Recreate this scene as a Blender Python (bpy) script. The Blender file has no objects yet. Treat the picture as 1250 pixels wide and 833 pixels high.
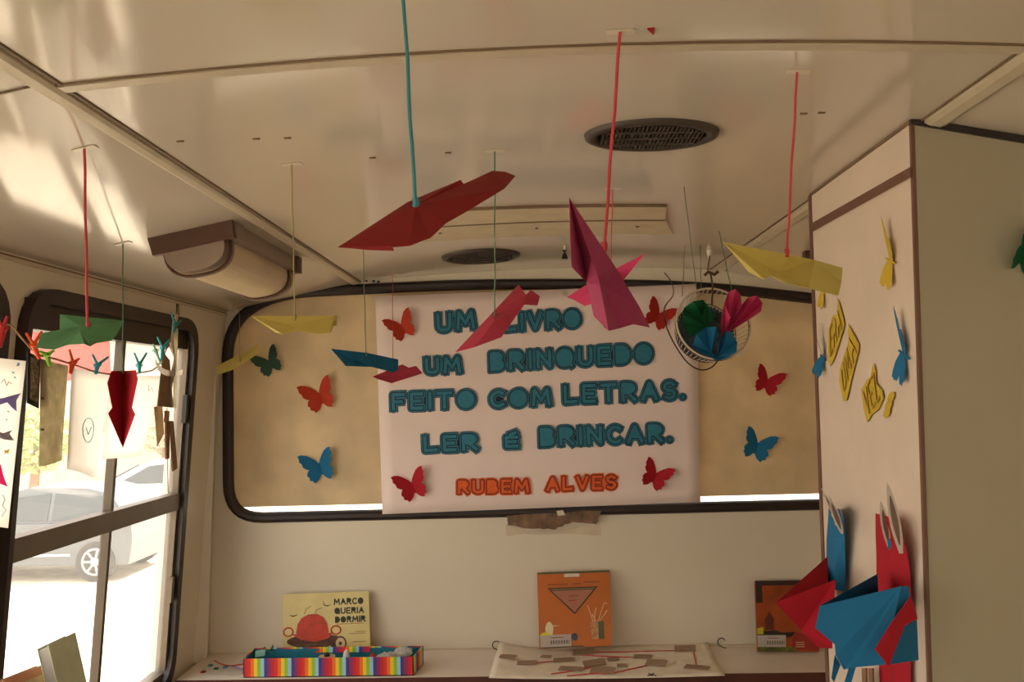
import bpy, bmesh, math, random
from mathutils import Vector, Matrix
from mathutils.geometry import tessellate_polygon, delaunay_2d_cdt
random.seed(7)
PI = math.pi
col = bpy.context.scene.collection
F = 1075.0
H0 = 1.5                       # camera height above the bus floor
ROLL = math.radians(1.2)
# ---------------------------------------------------------------- camera axes
Yc = Vector((25, -66, F)).normalized()
Zc = Vector((-math.sin(ROLL), math.cos(ROLL), 0)); Zc = (Zc - Yc*Zc.dot(Yc)).normalized()
# handed so that (right, up, forward) is written in camera terms
Xc = Vector((Yc.y*Zc.z-Yc.z*Zc.y, Yc.z*Zc.x-Yc.x*Zc.z, Yc.x*Zc.y-Yc.y*Zc.x))
if Xc.x < 0: Xc = -Xc
CAM = Vector((0, 0, H0))
def ray(px, py):
    d = Vector((px-625.0, 416.5-py, F))
    return Vector((Xc.dot(d), Yc.dot(d), Zc.dot(d)))
def at(px, py, Y):
    r = ray(px, py); return CAM + r*(Y/r.y)
def onp(px, py, p0, n):
    r = ray(px, py); return CAM + r*((p0-CAM).dot(n)/r.dot(n))
def atx(px, py, x):
    r = ray(px, py); return CAM + r*(x/r.x)
def atz(px, py, z):
    r = ray(px, py); return CAM + r*((z-H0)/r.z)
cam = bpy.data.cameras.new('camera'); cam.sensor_width = 36; cam.lens = F/1250*36; cam.clip_end = 300
co = bpy.data.objects.new('camera', cam); col.objects.link(co)
co.matrix_world = Matrix(((Xc.x, Xc.y, -Xc.z, 0), (Yc.x, Yc.y, -Yc.z, 0), (Zc.x, Zc.y, -Zc.z, H0), (0, 0, 0, 1)))
bpy.context.scene.camera = co
# ---------------------------------------------------------------- materials
def lin(c):
    return tuple(((v/255)/12.92 if v/255 <= .04045 else ((v/255+.055)/1.055)**2.4) for v in c) + (1,)
def mat(name, rgb, rough=.6, noise=.06, scale=20, bump=0, spec=.5, metal=0, trans=0, bscale=None):
    m = bpy.data.materials.new(name); m.use_nodes = True
    nt = m.node_tree; b = nt.nodes['Principled BSDF']; c = lin(rgb)
    tc = nt.nodes.new('ShaderNodeTexCoord'); n = nt.nodes.new('ShaderNodeTexNoise'); n.inputs['Scale'].default_value = scale
    n.inputs['Detail'].default_value = 4
    nt.links.new(tc.outputs['Object'], n.inputs['Vector'])
    r = nt.nodes.new('ShaderNodeValToRGB')
    r.color_ramp.elements[0].color = tuple(v*(1-noise*2) for v in c[:3])+(1,)
    r.color_ramp.elements[1].color = tuple(min(1, v*(1+noise)) for v in c[:3])+(1,)
    r.color_ramp.elements[0].position = .3; r.color_ramp.elements[1].position = .7
    nt.links.new(n.outputs['Fac'], r.inputs['Fac']); nt.links.new(r.outputs['Color'], b.inputs['Base Color'])
    b.inputs['Roughness'].default_value = rough; b.inputs['Specular IOR Level'].default_value = spec
    b.inputs['Metallic'].default_value = metal
    if bump:
        bp = nt.nodes.new('ShaderNodeBump'); bp.inputs['Strength'].default_value = bump
        n2 = nt.nodes.new('ShaderNodeTexNoise'); n2.inputs['Scale'].default_value = bscale or scale
        nt.links.new(tc.outputs['Object'], n2.inputs['Vector'])
        nt.links.new(n2.outputs['Fac'], bp.inputs['Height']); nt.links.new(bp.outputs['Normal'], b.inputs['Normal'])
    if trans:
        out = nt.nodes['Material Output']; t = nt.nodes.new('ShaderNodeBsdfTranslucent')
        nt.links.new(r.outputs['Color'], t.inputs['Color'])
        mx = nt.nodes.new('ShaderNodeMixShader'); mx.inputs[0].default_value = trans
        nt.links.new(b.outputs[0], mx.inputs[1]); nt.links.new(t.outputs[0], mx.inputs[2]); nt.links.new(mx.outputs[0], out.inputs['Surface'])
    return m
def glass_mat(haze=0.0):
    m = bpy.data.materials.new('window_glass'); m.use_nodes = True; nt = m.node_tree
    nt.nodes.remove(nt.nodes['Principled BSDF']); out = nt.nodes['Material Output']
    t = nt.nodes.new('ShaderNodeBsdfTransparent'); t.inputs[0].default_value = (.985, .985, .975, 1)
    g = nt.nodes.new('ShaderNodeBsdfGlossy'); g.inputs['Roughness'].default_value = .02
    lw_ = nt.nodes.new('ShaderNodeLayerWeight'); lw_.inputs[0].default_value = .5
    p_ = nt.nodes.new('ShaderNodeMath'); p_.operation = 'POWER'; p_.inputs[1].default_value = 5; nt.links.new(lw_.outputs['Facing'], p_.inputs[0])
    f = nt.nodes.new('ShaderNodeMath'); f.operation = 'MULTIPLY_ADD'; f.inputs[1].default_value = .4; f.inputs[2].default_value = .02; nt.links.new(p_.outputs[0], f.inputs[0])
    mx = nt.nodes.new('ShaderNodeMixShader')
    nt.links.new(f.outputs[0], mx.inputs[0]); nt.links.new(t.outputs[0], mx.inputs[1]); nt.links.new(g.outputs[0], mx.inputs[2])
    dm = nt.nodes.new('ShaderNodeBsdfTranslucent'); dm.inputs[0].default_value = (.95, .93, .9, 1)  # pale translucent mix that paints the glare haze over the panes
    m2 = nt.nodes.new('ShaderNodeMixShader'); m2.inputs[0].default_value = haze
    nt.links.new(mx.outputs[0], m2.inputs[1]); nt.links.new(dm.outputs[0], m2.inputs[2]); nt.links.new(m2.outputs[0], out.inputs['Surface'])
    return m
def stripes_mat(name, colors, period, axis=0, smooth=False):
    m = bpy.data.materials.new(name); m.use_nodes = True; nt = m.node_tree; b = nt.nodes['Principled BSDF']
    tc = nt.nodes.new('ShaderNodeTexCoord'); s = nt.nodes.new('ShaderNodeSeparateXYZ'); nt.links.new(tc.outputs['Object'], s.inputs[0])
    ad = nt.nodes.new('ShaderNodeMath'); ad.operation = 'ADD'; nt.links.new(s.outputs[0], ad.inputs[0]); nt.links.new(s.outputs[1], ad.inputs[1])
    mu = nt.nodes.new('ShaderNodeMath'); mu.operation = 'MULTIPLY'; mu.inputs[1].default_value = 1/period
    nt.links.new(ad.outputs[0], mu.inputs[0])
    fr = nt.nodes.new('ShaderNodeMath'); fr.operation = 'FRACT'; nt.links.new(mu.outputs[0], fr.inputs[0])
    r = nt.nodes.new('ShaderNodeValToRGB'); r.color_ramp.interpolation = 'CONSTANT'
    n = len(colors)
    for i, c in enumerate(colors):
        e = r.color_ramp.elements[i] if i < 2 else r.color_ramp.elements.new(i/n)
        e.position = i/n; e.color = lin(c)
    nt.links.new(fr.outputs[0], r.inputs[0]); nt.links.new(r.outputs[0], b.inputs['Base Color']); b.inputs['Roughness'].default_value = .5
    return m
M = {}
M['laminate'] = mat('cream_laminate_ceiling', (208, 196, 178), .11, .02, 3, .10, .85, bscale=2.0)
M['wall'] = mat('cream_wall_panel', (219, 209, 189), .45, .02, 3, .02)
M['closet'] = mat('pale_wood_laminate', (216, 198, 180), .5, .03, 8)
M['closet_front'] = mat('grey_olive_laminate', (164, 154, 130), .5, .02, 4)
M['brown_edge'] = mat('brown_edge_band', (112, 76, 60), .5, .05, 30)
M['rubber'] = mat('black_rubber', (38, 26, 24), .45, .1, 40)
M['dark_metal'] = mat('dark_bronze_aluminium', (84, 72, 58), .4, .05, 20, metal=.3)
M['rail_metal'] = mat('brown_grey_aluminium', (112, 98, 80), .45, .05, 20, metal=.2)
M['trim'] = mat('cream_aluminium_trim', (205, 190, 164), .35, .03, 20)
M['seam'] = mat('seam_brown', (120, 98, 72), .6, .05, 30)
M['tan_sheet'] = mat('tan_window_film', (212, 192, 156), .6, .10, 7, trans=.15)
M['counter'] = mat('cream_counter', (226, 214, 198), .4, .03, 6)
M['counter_edge'] = mat('red_brown_counter_edge', (92, 48, 34), .5, .05, 20)
M['floor'] = mat('grey_vinyl_floor', (120, 110, 98), .6, .1, 30)
M['poster'] = mat('white_poster_paper', (236, 218, 212), .75, .02, 6, .02, .2)
M['paper'] = mat('white_paper', (236, 230, 222), .8, .02, 10, .02, .2, trans=.6)
M['blue_l'] = mat('petrol_blue_lettering', (38, 120, 146), .7, .08, 60)
M['navy'] = mat('navy_outline', (8, 22, 44), .7, .05, 60)
M['orange_l'] = mat('orange_lettering', (226, 96, 34), .7, .08, 60)
M['brown_l'] = mat('brown_outline', (126, 40, 20), .7, .05, 60)
M['glass'] = glass_mat(); M['hazy_glass'] = glass_mat(.05)
def pap(name, rgb, trans=.08): return mat(name, tuple(c*.9 for c in rgb), .75, .03, 25, .03, .25, trans=trans)
M['red'] = pap('red_paper', (176, 28, 38)); M['darkred'] = pap('dark_red_paper', (150, 34, 34))
M['magenta'] = pap('magenta_paper', (180, 66, 106)); M['pink'] = pap('pink_paper', (216, 74, 100)); M['hotpink'] = pap('hot_pink_paper', (226, 70, 120))
M['yellow'] = pap('pale_yellow_paper', (246, 228, 130), .25); M['gold'] = pap('strong_yellow_paper', (230, 196, 66))
M['blue'] = pap('blue_paper', (34, 122, 172)); M['green'] = pap('green_paper', (112, 172, 120), .3); M['deepgreen'] = pap('deep_green_paper', (24, 110, 66))
M['greygreen'] = pap('grey_green_paper', (70, 104, 88)); M['orange'] = pap('orange_red_paper', (206, 66, 40))
M['crimson'] = pap('crimson_paper', (196, 30, 48)); M['rust'] = pap('rust_red_paper', (190, 44, 34))
M['cardboard'] = mat('cardboard', (152, 124, 100), .8, .06, 40)
M['darkcard'] = mat('brown_card', (140, 104, 76), .8, .08, 40)
M['black'] = mat('black_plastic', (26, 22, 22), .5, .05, 30)
M['inkgrey'] = mat('grey_ink', (96, 90, 98), .8, .05, 60)
M['hang_paper'] = mat('thin_white_paper', (242, 238, 232), .8, .02, 10, .02, .2, trans=.85)
M['tape'] = mat('clear_tape', (222, 210, 188), .25, .02, 20, spec=.7)
M['lamp_brown'] = mat('brown_plastic', (88, 58, 42), .45, .05, 20)
M['lamp_grey'] = mat('smoky_plastic', (150, 130, 114), .4, .05, 20)
M['diffuser'] = mat('yellowed_diffuser', (216, 196, 160), .35, .03, 10)
M['vent'] = mat('dark_vent_plastic', (62, 52, 42), .5, .05, 30)
M['ventdark'] = mat('vent_inside', (30, 24, 20), .7, .05, 30)
def plain(name, rgb, **k): 
    if name not in M: M[name] = mat(name, rgb, **k)
    return M[name]
# ---------------------------------------------------------------- object helpers
ORG = {}
def mesh(name, V, Fs, m, parent=None, smooth=False, solid=0, kind=None, base=True):
    """one mesh object; V in world space, origin moved to the base of the mesh (or the parent's frame)"""
    V = [Vector(v) for v in V]
    lo = Vector([min(v[i] for v in V) for i in range(3)]); hi = Vector([max(v[i] for v in V) for i in range(3)])
    o0 = Vector(((lo.x+hi.x)/2, (lo.y+hi.y)/2, lo.z)) if base else Vector((0, 0, 0))
    me = bpy.data.meshes.new(name); me.from_pydata([v-o0 for v in V], [], Fs); me.validate()
    bm = bmesh.new(); bm.from_mesh(me); bmesh.ops.remove_doubles(bm, verts=bm.verts, dist=1e-6)
    if not solid: bmesh.ops.recalc_face_normals(bm, faces=bm.faces)
    bm.to_mesh(me); bm.free()
    me.materials.append(m)
    for p in me.polygons: p.use_smooth = smooth
    o = bpy.data.objects.new(name, me); col.objects.link(o)
    if parent: o.parent = parent; o.location = o0 - ORG[parent.name]
    else: o.location = o0
    ORG[o.name] = o0
    if solid:
        s = o.modifiers.new('paper_thickness', 'SOLIDIFY'); s.thickness = solid; s.offset = 0
    if kind: o['kind'] = kind
    return o
def tag(o, label, cat, group=None, kind=None):
    o['label'] = label; o['category'] = cat
    if group: o['group'] = group
    if kind: o['kind'] = kind
    return o
def thing(name, loc, label, cat, group=None):
    o = bpy.data.objects.new(name, None); col.objects.link(o); o.location = loc; o.empty_display_size = .05
    ORG[o.name] = Vector(loc); return tag(o, label, cat, group)
def lab(o, s): o['label'] = s; return o
class G:
    """collects geometry"""
    def __init__(s): s.V = []; s.F = []
    def add(s, V, Fs):
        n = len(s.V); s.V += [Vector(v) for v in V]; s.F += [tuple(i+n for i in f) for f in Fs]; return s
    def box(s, a, b):
        x0, y0, z0 = a; x1, y1, z1 = b
        return s.add([(x0,y0,z0),(x1,y0,z0),(x1,y1,z0),(x0,y1,z0),(x0,y0,z1),(x1,y0,z1),(x1,y1,z1),(x0,y1,z1)],
                     [(0,3,2,1),(4,5,6,7),(0,1,5,4),(1,2,6,5),(2,3,7,6),(3,0,4,7)])
    def hexa(s, q0, q1):
        """prism between two matching rings"""
        n = len(q0)
        return s.add(list(q0)+list(q1), [tuple(range(n-1,-1,-1)), tuple(range(n,2*n))]+[(i,(i+1)%n,n+(i+1)%n,n+i) for i in range(n)])
    def prism(s, poly, off):
        off = Vector(off)
        tri = tessellate_polygon([[Vector(p) for p in poly]]); n = len(poly)
        V = [Vector(p) for p in poly] + [Vector(p)+off for p in poly]
        Fs = [tuple(t) for t in tri] + [tuple(i+n for i in reversed(t)) for t in tri] + [(i,(i+1)%n,n+(i+1)%n,n+i) for i in range(n)]
        return s.add(V, Fs)
    def tube(s, pts, r, n=6, closed=False, flat=None):
        pts = [Vector(p) for p in pts]; N = len(pts); rings = []
        up = Vector((0, 0, 1)); prev = None
        for i, p in enumerate(pts):
            if closed: t = (pts[(i+1)%N]-pts[i-1])
            else: t = pts[min(i+1, N-1)]-pts[max(i-1, 0)]
            t = t.normalized() if t.length > 1e-9 else Vector((0,0,1))
            if prev is None:
                a = t.cross(up) if abs(t.dot(up)) < .95 else t.cross(Vector((1, 0, 0)))
            else: a = prev - t*prev.dot(t)
            a.normalize(); prev = a; b = t.cross(a)
            rr = r[i] if isinstance(r, (list, tuple)) else r
            rings.append([p + a*math.cos(2*PI*k/n)*rr + b*math.sin(2*PI*k/n)*rr for k in range(n)])
        base = len(s.V)
        for rg in rings: s.V += rg
        for i in range(N if closed else N-1):
            j = (i+1) % N
            for k in range(n):
                s.F.append((base+i*n+k, base+i*n+(k+1)%n, base+j*n+(k+1)%n, base+j*n+k))
        if not closed:
            s.F.append(tuple(base+k for k in range(n-1,-1,-1))); s.F.append(tuple(base+(N-1)*n+k for k in range(n)))
        return s
    def build(s, name, m, parent=None, **k): return mesh(name, s.V, s.F, m, parent, **k)
def ellipsoid(c, rx, ry, rz, n=14, m=9):
    g = G(); c = Vector(c); V = []; Fs = []
    for j in range(1, m):
        a = PI*j/m
        for i in range(n): b = 2*PI*i/n; V.append(c+Vector((rx*math.sin(a)*math.cos(b), ry*math.sin(a)*math.sin(b), rz*math.cos(a))))
    V += [c+Vector((0,0,rz)), c-Vector((0,0,rz))]
    for j in range(m-2):
        for i in range(n): Fs.append((j*n+i, (j+1)*n+i, (j+1)*n+(i+1)%n, j*n+(i+1)%n))
    for i in range(n): Fs.append((len(V)-2, i, (i+1)%n)); Fs.append((len(V)-1, (m-2)*n+(i+1)%n, (m-2)*n+i))
    return g.add(V, Fs)
def sheet(fn, nu, nv):
    """grid from fn(u,v)"""
    V = [fn(i/nu, j/nv) for j in range(nv+1) for i in range(nu+1)]
    Fs = [(j*(nu+1)+i, j*(nu+1)+i+1, (j+1)*(nu+1)+i+1, (j+1)*(nu+1)+i) for j in range(nv) for i in range(nu)]
    return V, Fs
def lerp(a, b, t): return a+(b-a)*t
def bil(c, u, v):   # corners BL BR TR TL
    return lerp(lerp(c[0], c[1], u), lerp(c[3], c[2], u), v)
def roundpoly(pts, radii, seg=8):
    out = []; n = len(pts)
    for i in range(n):
        p = Vector(pts[i]); a = Vector(pts[i-1])-p; b = Vector(pts[(i+1)%n])-p
        r = radii[i] if isinstance(radii, (list, tuple)) else radii
        if r <= 0: out.append(p); continue
        ra = min(r, a.length*.48); rb = min(r, b.length*.48)
        A = p+a.normalized()*ra; B = p+b.normalized()*rb
        for k in range(seg+1):
            t = k/seg; out.append(A*(1-t)**2 + p*2*t*(1-t) + B*t*t)
    return out
# ================================================================ THE SETTING
def zc(x):            # ceiling height over the width of the bus (above the camera)
    if x < -.55: return .373 - (.373-.283)*((-.55-x)/.45)
    if x > .585: return .388 - (.388-.30)*((x-.585)/.45)
    return .373 + (.015*(x+.55)/1.135) + .022*(1-((x-.0175)/.5675)**2)
YB, YF = 2.80, -2.6
xs = [-1.02, -1.0] + [-.9, -.8, -.7, -.6, -.55] + [-.55+1.135*i/12 for i in range(1, 12)] + [.585, .7, .8, .9, 1.0, 1.06]
def ceil_strip(name, x0, x1):
    xx = [x for x in xs if x0-1e-6 <= x <= x1+1e-6]
    g = G()
    lo = [Vector((x, YF, H0+zc(x))) for x in xx]; hi = [v+Vector((0, 0, .03)) for v in lo]
    ring = lo + hi[::-1]; ring2 = [v+Vector((0, YB+.02-YF, 0)) for v in ring]
    n = len(xx)
    V = ring+ring2; N = 2*n; Fs = [(i, (i+1) % N, N+(i+1) % N, N+i) for i in range(N)]
    for i in range(n-1): Fs += [(i, i+1, N-2-i, N-1-i), (N+i, N+N-1-i, N+N-2-i, N+i+1)]
    g.add(V, Fs); return g.build(name, M['laminate'], kind='structure')
ceil_strip('ceiling', -1.02, 1.06)
# longitudinal trims and seams on the ceiling
def on_ceil(x, y, d=0): return Vector((x, y, H0+zc(x)-d))
def ceil_bar(name, x, w, h, m, y0=YF, y1=YB):
    g = G()
    q = [on_ceil(x-w/2, y0, -.002), on_ceil(x-w/2, y0, h*.6), on_ceil(x-w*.25, y0, h), on_ceil(x+w*.25, y0, h), on_ceil(x+w/2, y0, h*.6), on_ceil(x+w/2, y0, -.002)]
    g.hexa(q, [v+Vector((0, y1-y0, 0)) for v in q]); return g.build(name, m, kind='structure')
ceil_bar('trim_1', -.56, .022, .006, M['trim']); ceil_bar('trim_2', -.543, .005, .0022, M['seam'])
ceil_bar('trim_3', .592, .03, .009, M['trim'])
ceil_bar('trim_15', .574, .004, .0022, M['seam'])
def cross_seam(name, y, w, h, m, x0=-.551, x1=1.03):
    g = G(); xx = [x for x in xs if x0 <= x <= x1]
    for a, b in zip(xx[:-1], xx[1:]):
        q = lambda x: [on_ceil(x, y-w/2, -.002), on_ceil(x, y-w/2, h), on_ceil(x, y+w/2, h), on_ceil(x, y+w/2, -.002)]
        g.hexa(q(a), q(b))
    return g.build(name, m, kind='structure')
cross_seam('trim_4', .995, .003, .0022, M['seam']); cross_seam('trim_5', 1.008, .018, .003, M['trim'])
cross_seam('trim_6', .985, .003, .0022, M['seam'], -1.02, -.55)
# floor
G().box((-1.12, YF, -.04), (1.1, YB, 0)).build('floor', M['floor'], kind='structure')
# ---- rear wall with its window opening
K = .07
def xw(z): return -1.0 + K*(z-H0)               # the left wall leans outward towards the floor
def roundwin(c, rad): return roundpoly(c, rad, 8)
PXO = [(272, 640), (271, 395), (330, 352), (560, 341), (700, 340), (860, 343), (1085, 368), (1085, 621)]
RADO = [.13, .11, .14, .2, .2, .2, .13, .13]
outer = roundwin([at(x, y, YB) for x, y in PXO], RADO)
def shrink(poly, d):
    c = []; n = len(poly)
    for i in range(n):
        a = poly[i-1]; p = poly[i]; b = poly[(i+1) % n]
        t = (b-a); t.y = 0; t.normalize(); nrm = Vector((-t.z, 0, t.x))
        c.append(p+nrm*d)
    return c
cen = sum(outer, Vector())/len(outer)
sgn = 1 if (shrink(outer, .01)[0]-cen).length < (outer[0]-cen).length else -1
inner = shrink(outer, sgn*.034); mid = shrink(outer, sgn*.017)
def holed(name, out, holes, off, m, kind='structure'):
    loops = [out]+holes; allv = [v for l in loops for v in l]
    tri = tessellate_polygon(loops); n = len(allv); off = Vector(off)
    V = allv+[v+off for v in allv]; Fs = [tuple(t) for t in tri]+[tuple(i+n for i in reversed(t)) for t in tri]
    b = 0
    for l in loops:
        k = len(l); Fs += [(b+i, b+(i+1) % k, n+b+(i+1) % k, n+b+i) for i in range(k)]; b += k
    return mesh(name, V, Fs, m, kind=kind)
top = [Vector((x, YB, H0+zc(x)+.005)) for x in reversed(xs)]
rw = [Vector((-1.12, YB, -.02)), Vector((1.09, YB, -.02))]+top+[]
holed('wall_rear', [Vector((1.09, YB, -.02))]+[Vector((1.06, YB, H0+.25))]+top[1:-1]+[Vector((-1.02, YB, H0+.25)), Vector((-1.12, YB, -.02))], [shrink(outer, sgn*.02)], (0, .06, 0), M['wall'])
# black rubber gasket ring
def ring_frame(name, lo, li, y0, depth, m, parent=None, kind=None):
    n = len(lo); V = []; 
    prof = [(0, 0), (.12, -.7), (.35, -1), (.65, -1), (.88, -.7), (1, 0), (1, .6), (0, .6)]
    for i in range(n):
        for t, d in prof: p = lerp(lo[i], li[i], t); V.append(Vector((p.x, y0+d*depth, p.z)))
    k = len(prof); Fs = [(i*k+j, i*k+(j+1) % k, ((i+1) % n)*k+(j+1) % k, ((i+1) % n)*k+j) for i in range(n) for j in range(k)]
    return mesh(name, V, Fs, m, parent, smooth=False, kind=kind)
ring_frame('window_1', outer, inner, YB, .014, M['rubber'], kind='structure')
tri = tessellate_polygon([mid]); 
mesh('window_2', [v+Vector((0, .024, 0)) for v in mid]+[v+Vector((0, .029, 0)) for v in mid],
     [tuple(t) for t in tri]+[tuple(i+len(mid) for i in reversed(t)) for t in tri]+[(i, (i+1) % len(mid), len(mid)+(i+1) % len(mid), len(mid)+i) for i in range(len(mid))], M['glass'], kind='structure')
# tan film stuck on the outside of the glass, stopping just short of the bottom edge
cut = []
for v in shrink(outer, sgn*.022):
    w = v+Vector((0, .014, 0))
    zl = at(280, 620, YB+.014).z*(1-(w.x+1)/2.1)+at(1085, 601, YB+.014).z*((w.x+1)/2.1)
    w.z = max(w.z, zl); cut.append(w)
g = G().prism(cut, (0, .002, 0)); fo = g.build('window_film', M['tan_sheet'])
tag(fo, 'tan opaque film on the wide rear window behind the poster', 'window film')
# smudges on the film
# ---- left wall, leaning, with window openings
WZ0, WZ1 = H0-.80, H0+.222
wins = [(1.675, 2.525), (.72, 1.60), (-.26, .62), (-1.24, -.36), (-2.22, -1.34)]
def lw(y, z, dx=0): return Vector((xw(z)+dx, y, z))
def wall_quad_loop(y0, y1, z0, z1, r=.05): return roundpoly([lw(y0, z0), lw(y1, z0), lw(y1, z1), lw(y0, z1)], r, 6)
holed('wall_left', [lw(YF, 0), lw(YB+.02, 0), lw(YB+.02, H0+.29), lw(YF, H0+.29)], [wall_quad_loop(a, b, WZ0, WZ1, .09) for a, b in wins], (-.05, 0, 0), M['wall'])
G().hexa([Vector((-.998, YB-.0, H0+.30)), Vector((-.985, YB-.055, H0+.285)), Vector((-1.02, YB-.075, H0+.285)), Vector((-1.02, YB, H0+.3))],
         [Vector((-1.035, YB, .7)), Vector((-1.02, YB-.055, .7)), Vector((-1.06, YB-.075, .7)), Vector((-1.07, YB, .7))]).build('trim_7', M['wall'], kind='structure')
# strip between wall and ceiling, left
def along(name, xa, za, w, h, m, y0=YF, y1=YB-.002):
    return G().box((xa, y0, za), (xa+w, y1, za+h)).build(name, m, kind='structure')
along('trim_8', -.986, H0+.272, .012, .007, M['trim'])
along('trim_9', -.981, H0+.279, .004, .004, M['seam'])
def left_window(i, y0, y1, full):
    n = 'window_%d' % (3+i)
    fr = holed(n, wall_quad_loop(y0-.008, y1+.012, WZ0-.012, WZ1+.012, .1), [wall_quad_loop(y0+.008, y1-.018, WZ0+.02, WZ1-.02, .08)], (.022, 0, 0), M['rubber'])
    ORG[fr.name] = fr.location.copy()
    def bar(nm, ya, yb, za, zb, dx0, dx1, m):
        q = [lw(ya, za, dx0), lw(yb, za, dx0), lw(yb, zb, dx0), lw(ya, zb, dx0)]
        g = G().hexa(q, [v+Vector((dx1-dx0, 0, 0)) for v in q]); o = g.build(nm, m, fr); o['kind'] = 'structure'; return o
    bar('window_header', y0+.01, y1-.01, H0+.150, WZ1-.012, -.03, .006, M['rubber'])
    bar('window_rail', y0+.01, y1-.01, H0-.305, H0-.258, -.02, .012, M['rail_metal'])
    bar('window_sill_frame', y0+.02, y1-.02, WZ0+.012, WZ0+.045, -.03, .006, M['rail_metal'])
    bar('window_stile', y0+.004, y0+.014, WZ0+.02, WZ1-.03, -.01, .006, M['dark_metal'])
    bar('window_stile', y1-.032, y1-.008, WZ0+.02, WZ1-.03, -.02, .008, M['rail_metal'])
    ym = y0+.51*(y1-y0)
    bar('window_mullion', ym-.002, ym+.012, H0-.26, H0+.15, -.018, .003, M['dark_metal'])
    bar('window_mullion', ym-.001, ym+.012, WZ0+.045, H0-.305, -.018, .003, M['dark_metal'])
    for ya, yb, dx in ((y0+.03, ym+.02, -.018), (ym, y1-.03, -.010)):
        for za, zb in ((WZ0+.04, H0-.30), (H0-.26, H0+.155)):
            bar('window_pane', ya, yb, za, zb, dx, dx+.003, M['hazy_glass'])
    if full:
        bar('window_latch', y1-.045, y1-.028, H0-.06, H0+.02, .008, .02, M['black'])
        bar('window_latch', y1-.05, y1-.034, H0-.56, H0-.49, .004, .018, M['rail_metal'])
    return fr
for i, (a, b) in enumerate(wins): left_window(i, a, b, i == 0)
# ---- right wall (behind and beside the camera), one unseen opening, kept small to limit the light
rwins = [(-2.3, -1.5)]
holed('wall_right', [Vector((1.05, YF, 0)), Vector((1.05, YB, 0)), Vector((1.05, YB, H0+.29)), Vector((1.05, YF, H0+.29))],
      [[Vector((1.05, a, .9)), Vector((1.05, b, .9)), Vector((1.05, b, 1.65)), Vector((1.05, a, 1.65))] for a, b in rwins], (.05, 0, 0), M['wall'])
# front of the bus: unseen wall, raised to cut light from the windscreen gap above
G().box((-1.12, YF-.05, 0), (1.1, YF, 1.45)).build('wall_front', M['wall'], kind='structure')
# ---- the closet on the right
CN, CF = 1.276, 1.73
def near_edge(py): return at(1112+.032*(py-148), py, CN)
def far_edge0(py): return at(990+.037*(py-237), py, CF)
P0 = near_edge(148); CNn = ((near_edge(800)-P0).cross(far_edge0(500)-P0)).normalized()
if CNn.x > 0: CNn = -CNn
def cl(px, py, off=0): return onp(px, py, P0+CNn*off, CNn)
def far_edge(py): return cl(990+.037*(py-237), py)
tn = near_edge(144); bn = near_edge(1720); tf = far_edge(232); bf = far_edge(1400)
def zfix(p, q, z):  # the point of the line p-q at height z
    t = (z-p.z)/(q.z-p.z); return p+(q-p)*t
tn, bn2 = zfix(tn, bn, H0+.372), zfix(tn, bn, 0.0); tf, bf2 = zfix(tf, bf, H0+.372), zfix(tf, bf, 0.0)
R = Vector((1, 0, 0))
def toR(p): return Vector((1.045, p.y, p.z))
tnR = Vector((1.045, tn.y, H0+zc(1.04)-.01)); tfR = Vector((1.045, tf.y, H0+zc(1.04)-.01))
tn.z = H0+zc(tn.x)-.003; tf.z = H0+zc(tf.x)-.003
G().add([tn, tf, bf2, bn2, tn+R*.02, tf+R*.02, bf2+R*.02, bn2+R*.02], [(0,1,2,3),(4,7,6,5),(0,4,5,1),(3,2,6,7),(0,3,7,4),(1,5,6,2)]).build('wall_closet', M['closet'], kind='structure')
frn = [tn+R*.004, bn2+R*.004, toR(bn2), tnR]
G().hexa([v+Vector((0, -.002, 0)) for v in frn], [v+Vector((0, .018, 0)) for v in frn]).build('wall_closet_front', M['closet_front'], kind='structure')
G().hexa([tf, bf2, toR(bf2), tfR], [v+Vector((0, -.018, 0)) for v in (tf, bf2, toR(bf2), tfR)]).build('wall_closet_rear', M['closet'], kind='structure')
def band(name, quad, off0, off1, m):
    a = [cl(x, y, off0) for x, y in quad]; b = [cl(x, y, off1) for x, y in quad]
    return G().hexa(a, b).build(name, m, kind='structure')
band('trim_10', [(1112.5, 203), (1112.5, 216), (990, 284), (990, 273)], -.001, .003, M['brown_edge'])
def vedge(name, fn, w0, w1, m, y0, y1, out=.003):
    a0 = fn(y0); a1 = zfix(fn(y0), fn(y1), 0.0)
    q = lambda p: [p+Vector((-out, w0, 0)), p+Vector((-out, w1, 0)), p+Vector((.0035, w1, 0)), p+Vector((.0035, w0, 0))]
    return G().hexa(q(a0), q(a1)).build(name, m, kind='structure')
vedge('trim_11', near_edge, -.0035, .004, M['brown_edge'], 150, 1700, .0015)
vedge('trim_12', far_edge, -.004, .010, M['brown_edge'], 238, 1400)
# dark sealing gap between the closet and the ceiling
g = G().hexa([tn+Vector((-.002, -.006, .006)), tn+Vector((-.002, .004, .006)), tn+Vector((-.002, .004, -.004)), tn+Vector((-.002, -.006, -.004))],
         [tnR+Vector((0, -.006, .006)), tnR+Vector((0, .004, .006)), tnR+Vector((0, .004, -.004)), tnR+Vector((0, -.006, -.004))])
g.build('trim_13', M['rubber'], kind='structure')
G().hexa([tn+Vector((-.003, 0, .004)), tn+Vector((.003, 0, .004)), tn+Vector((.003, 0, -.002)), tn+Vector((-.003, 0, -.002))],
         [tf+Vector((-.003, 0, .004)), tf+Vector((.003, 0, .004)), tf+Vector((.003, 0, -.002)), tf+Vector((-.003, 0, -.002))]).build('trim_14', M['seam'], kind='structure')
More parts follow.
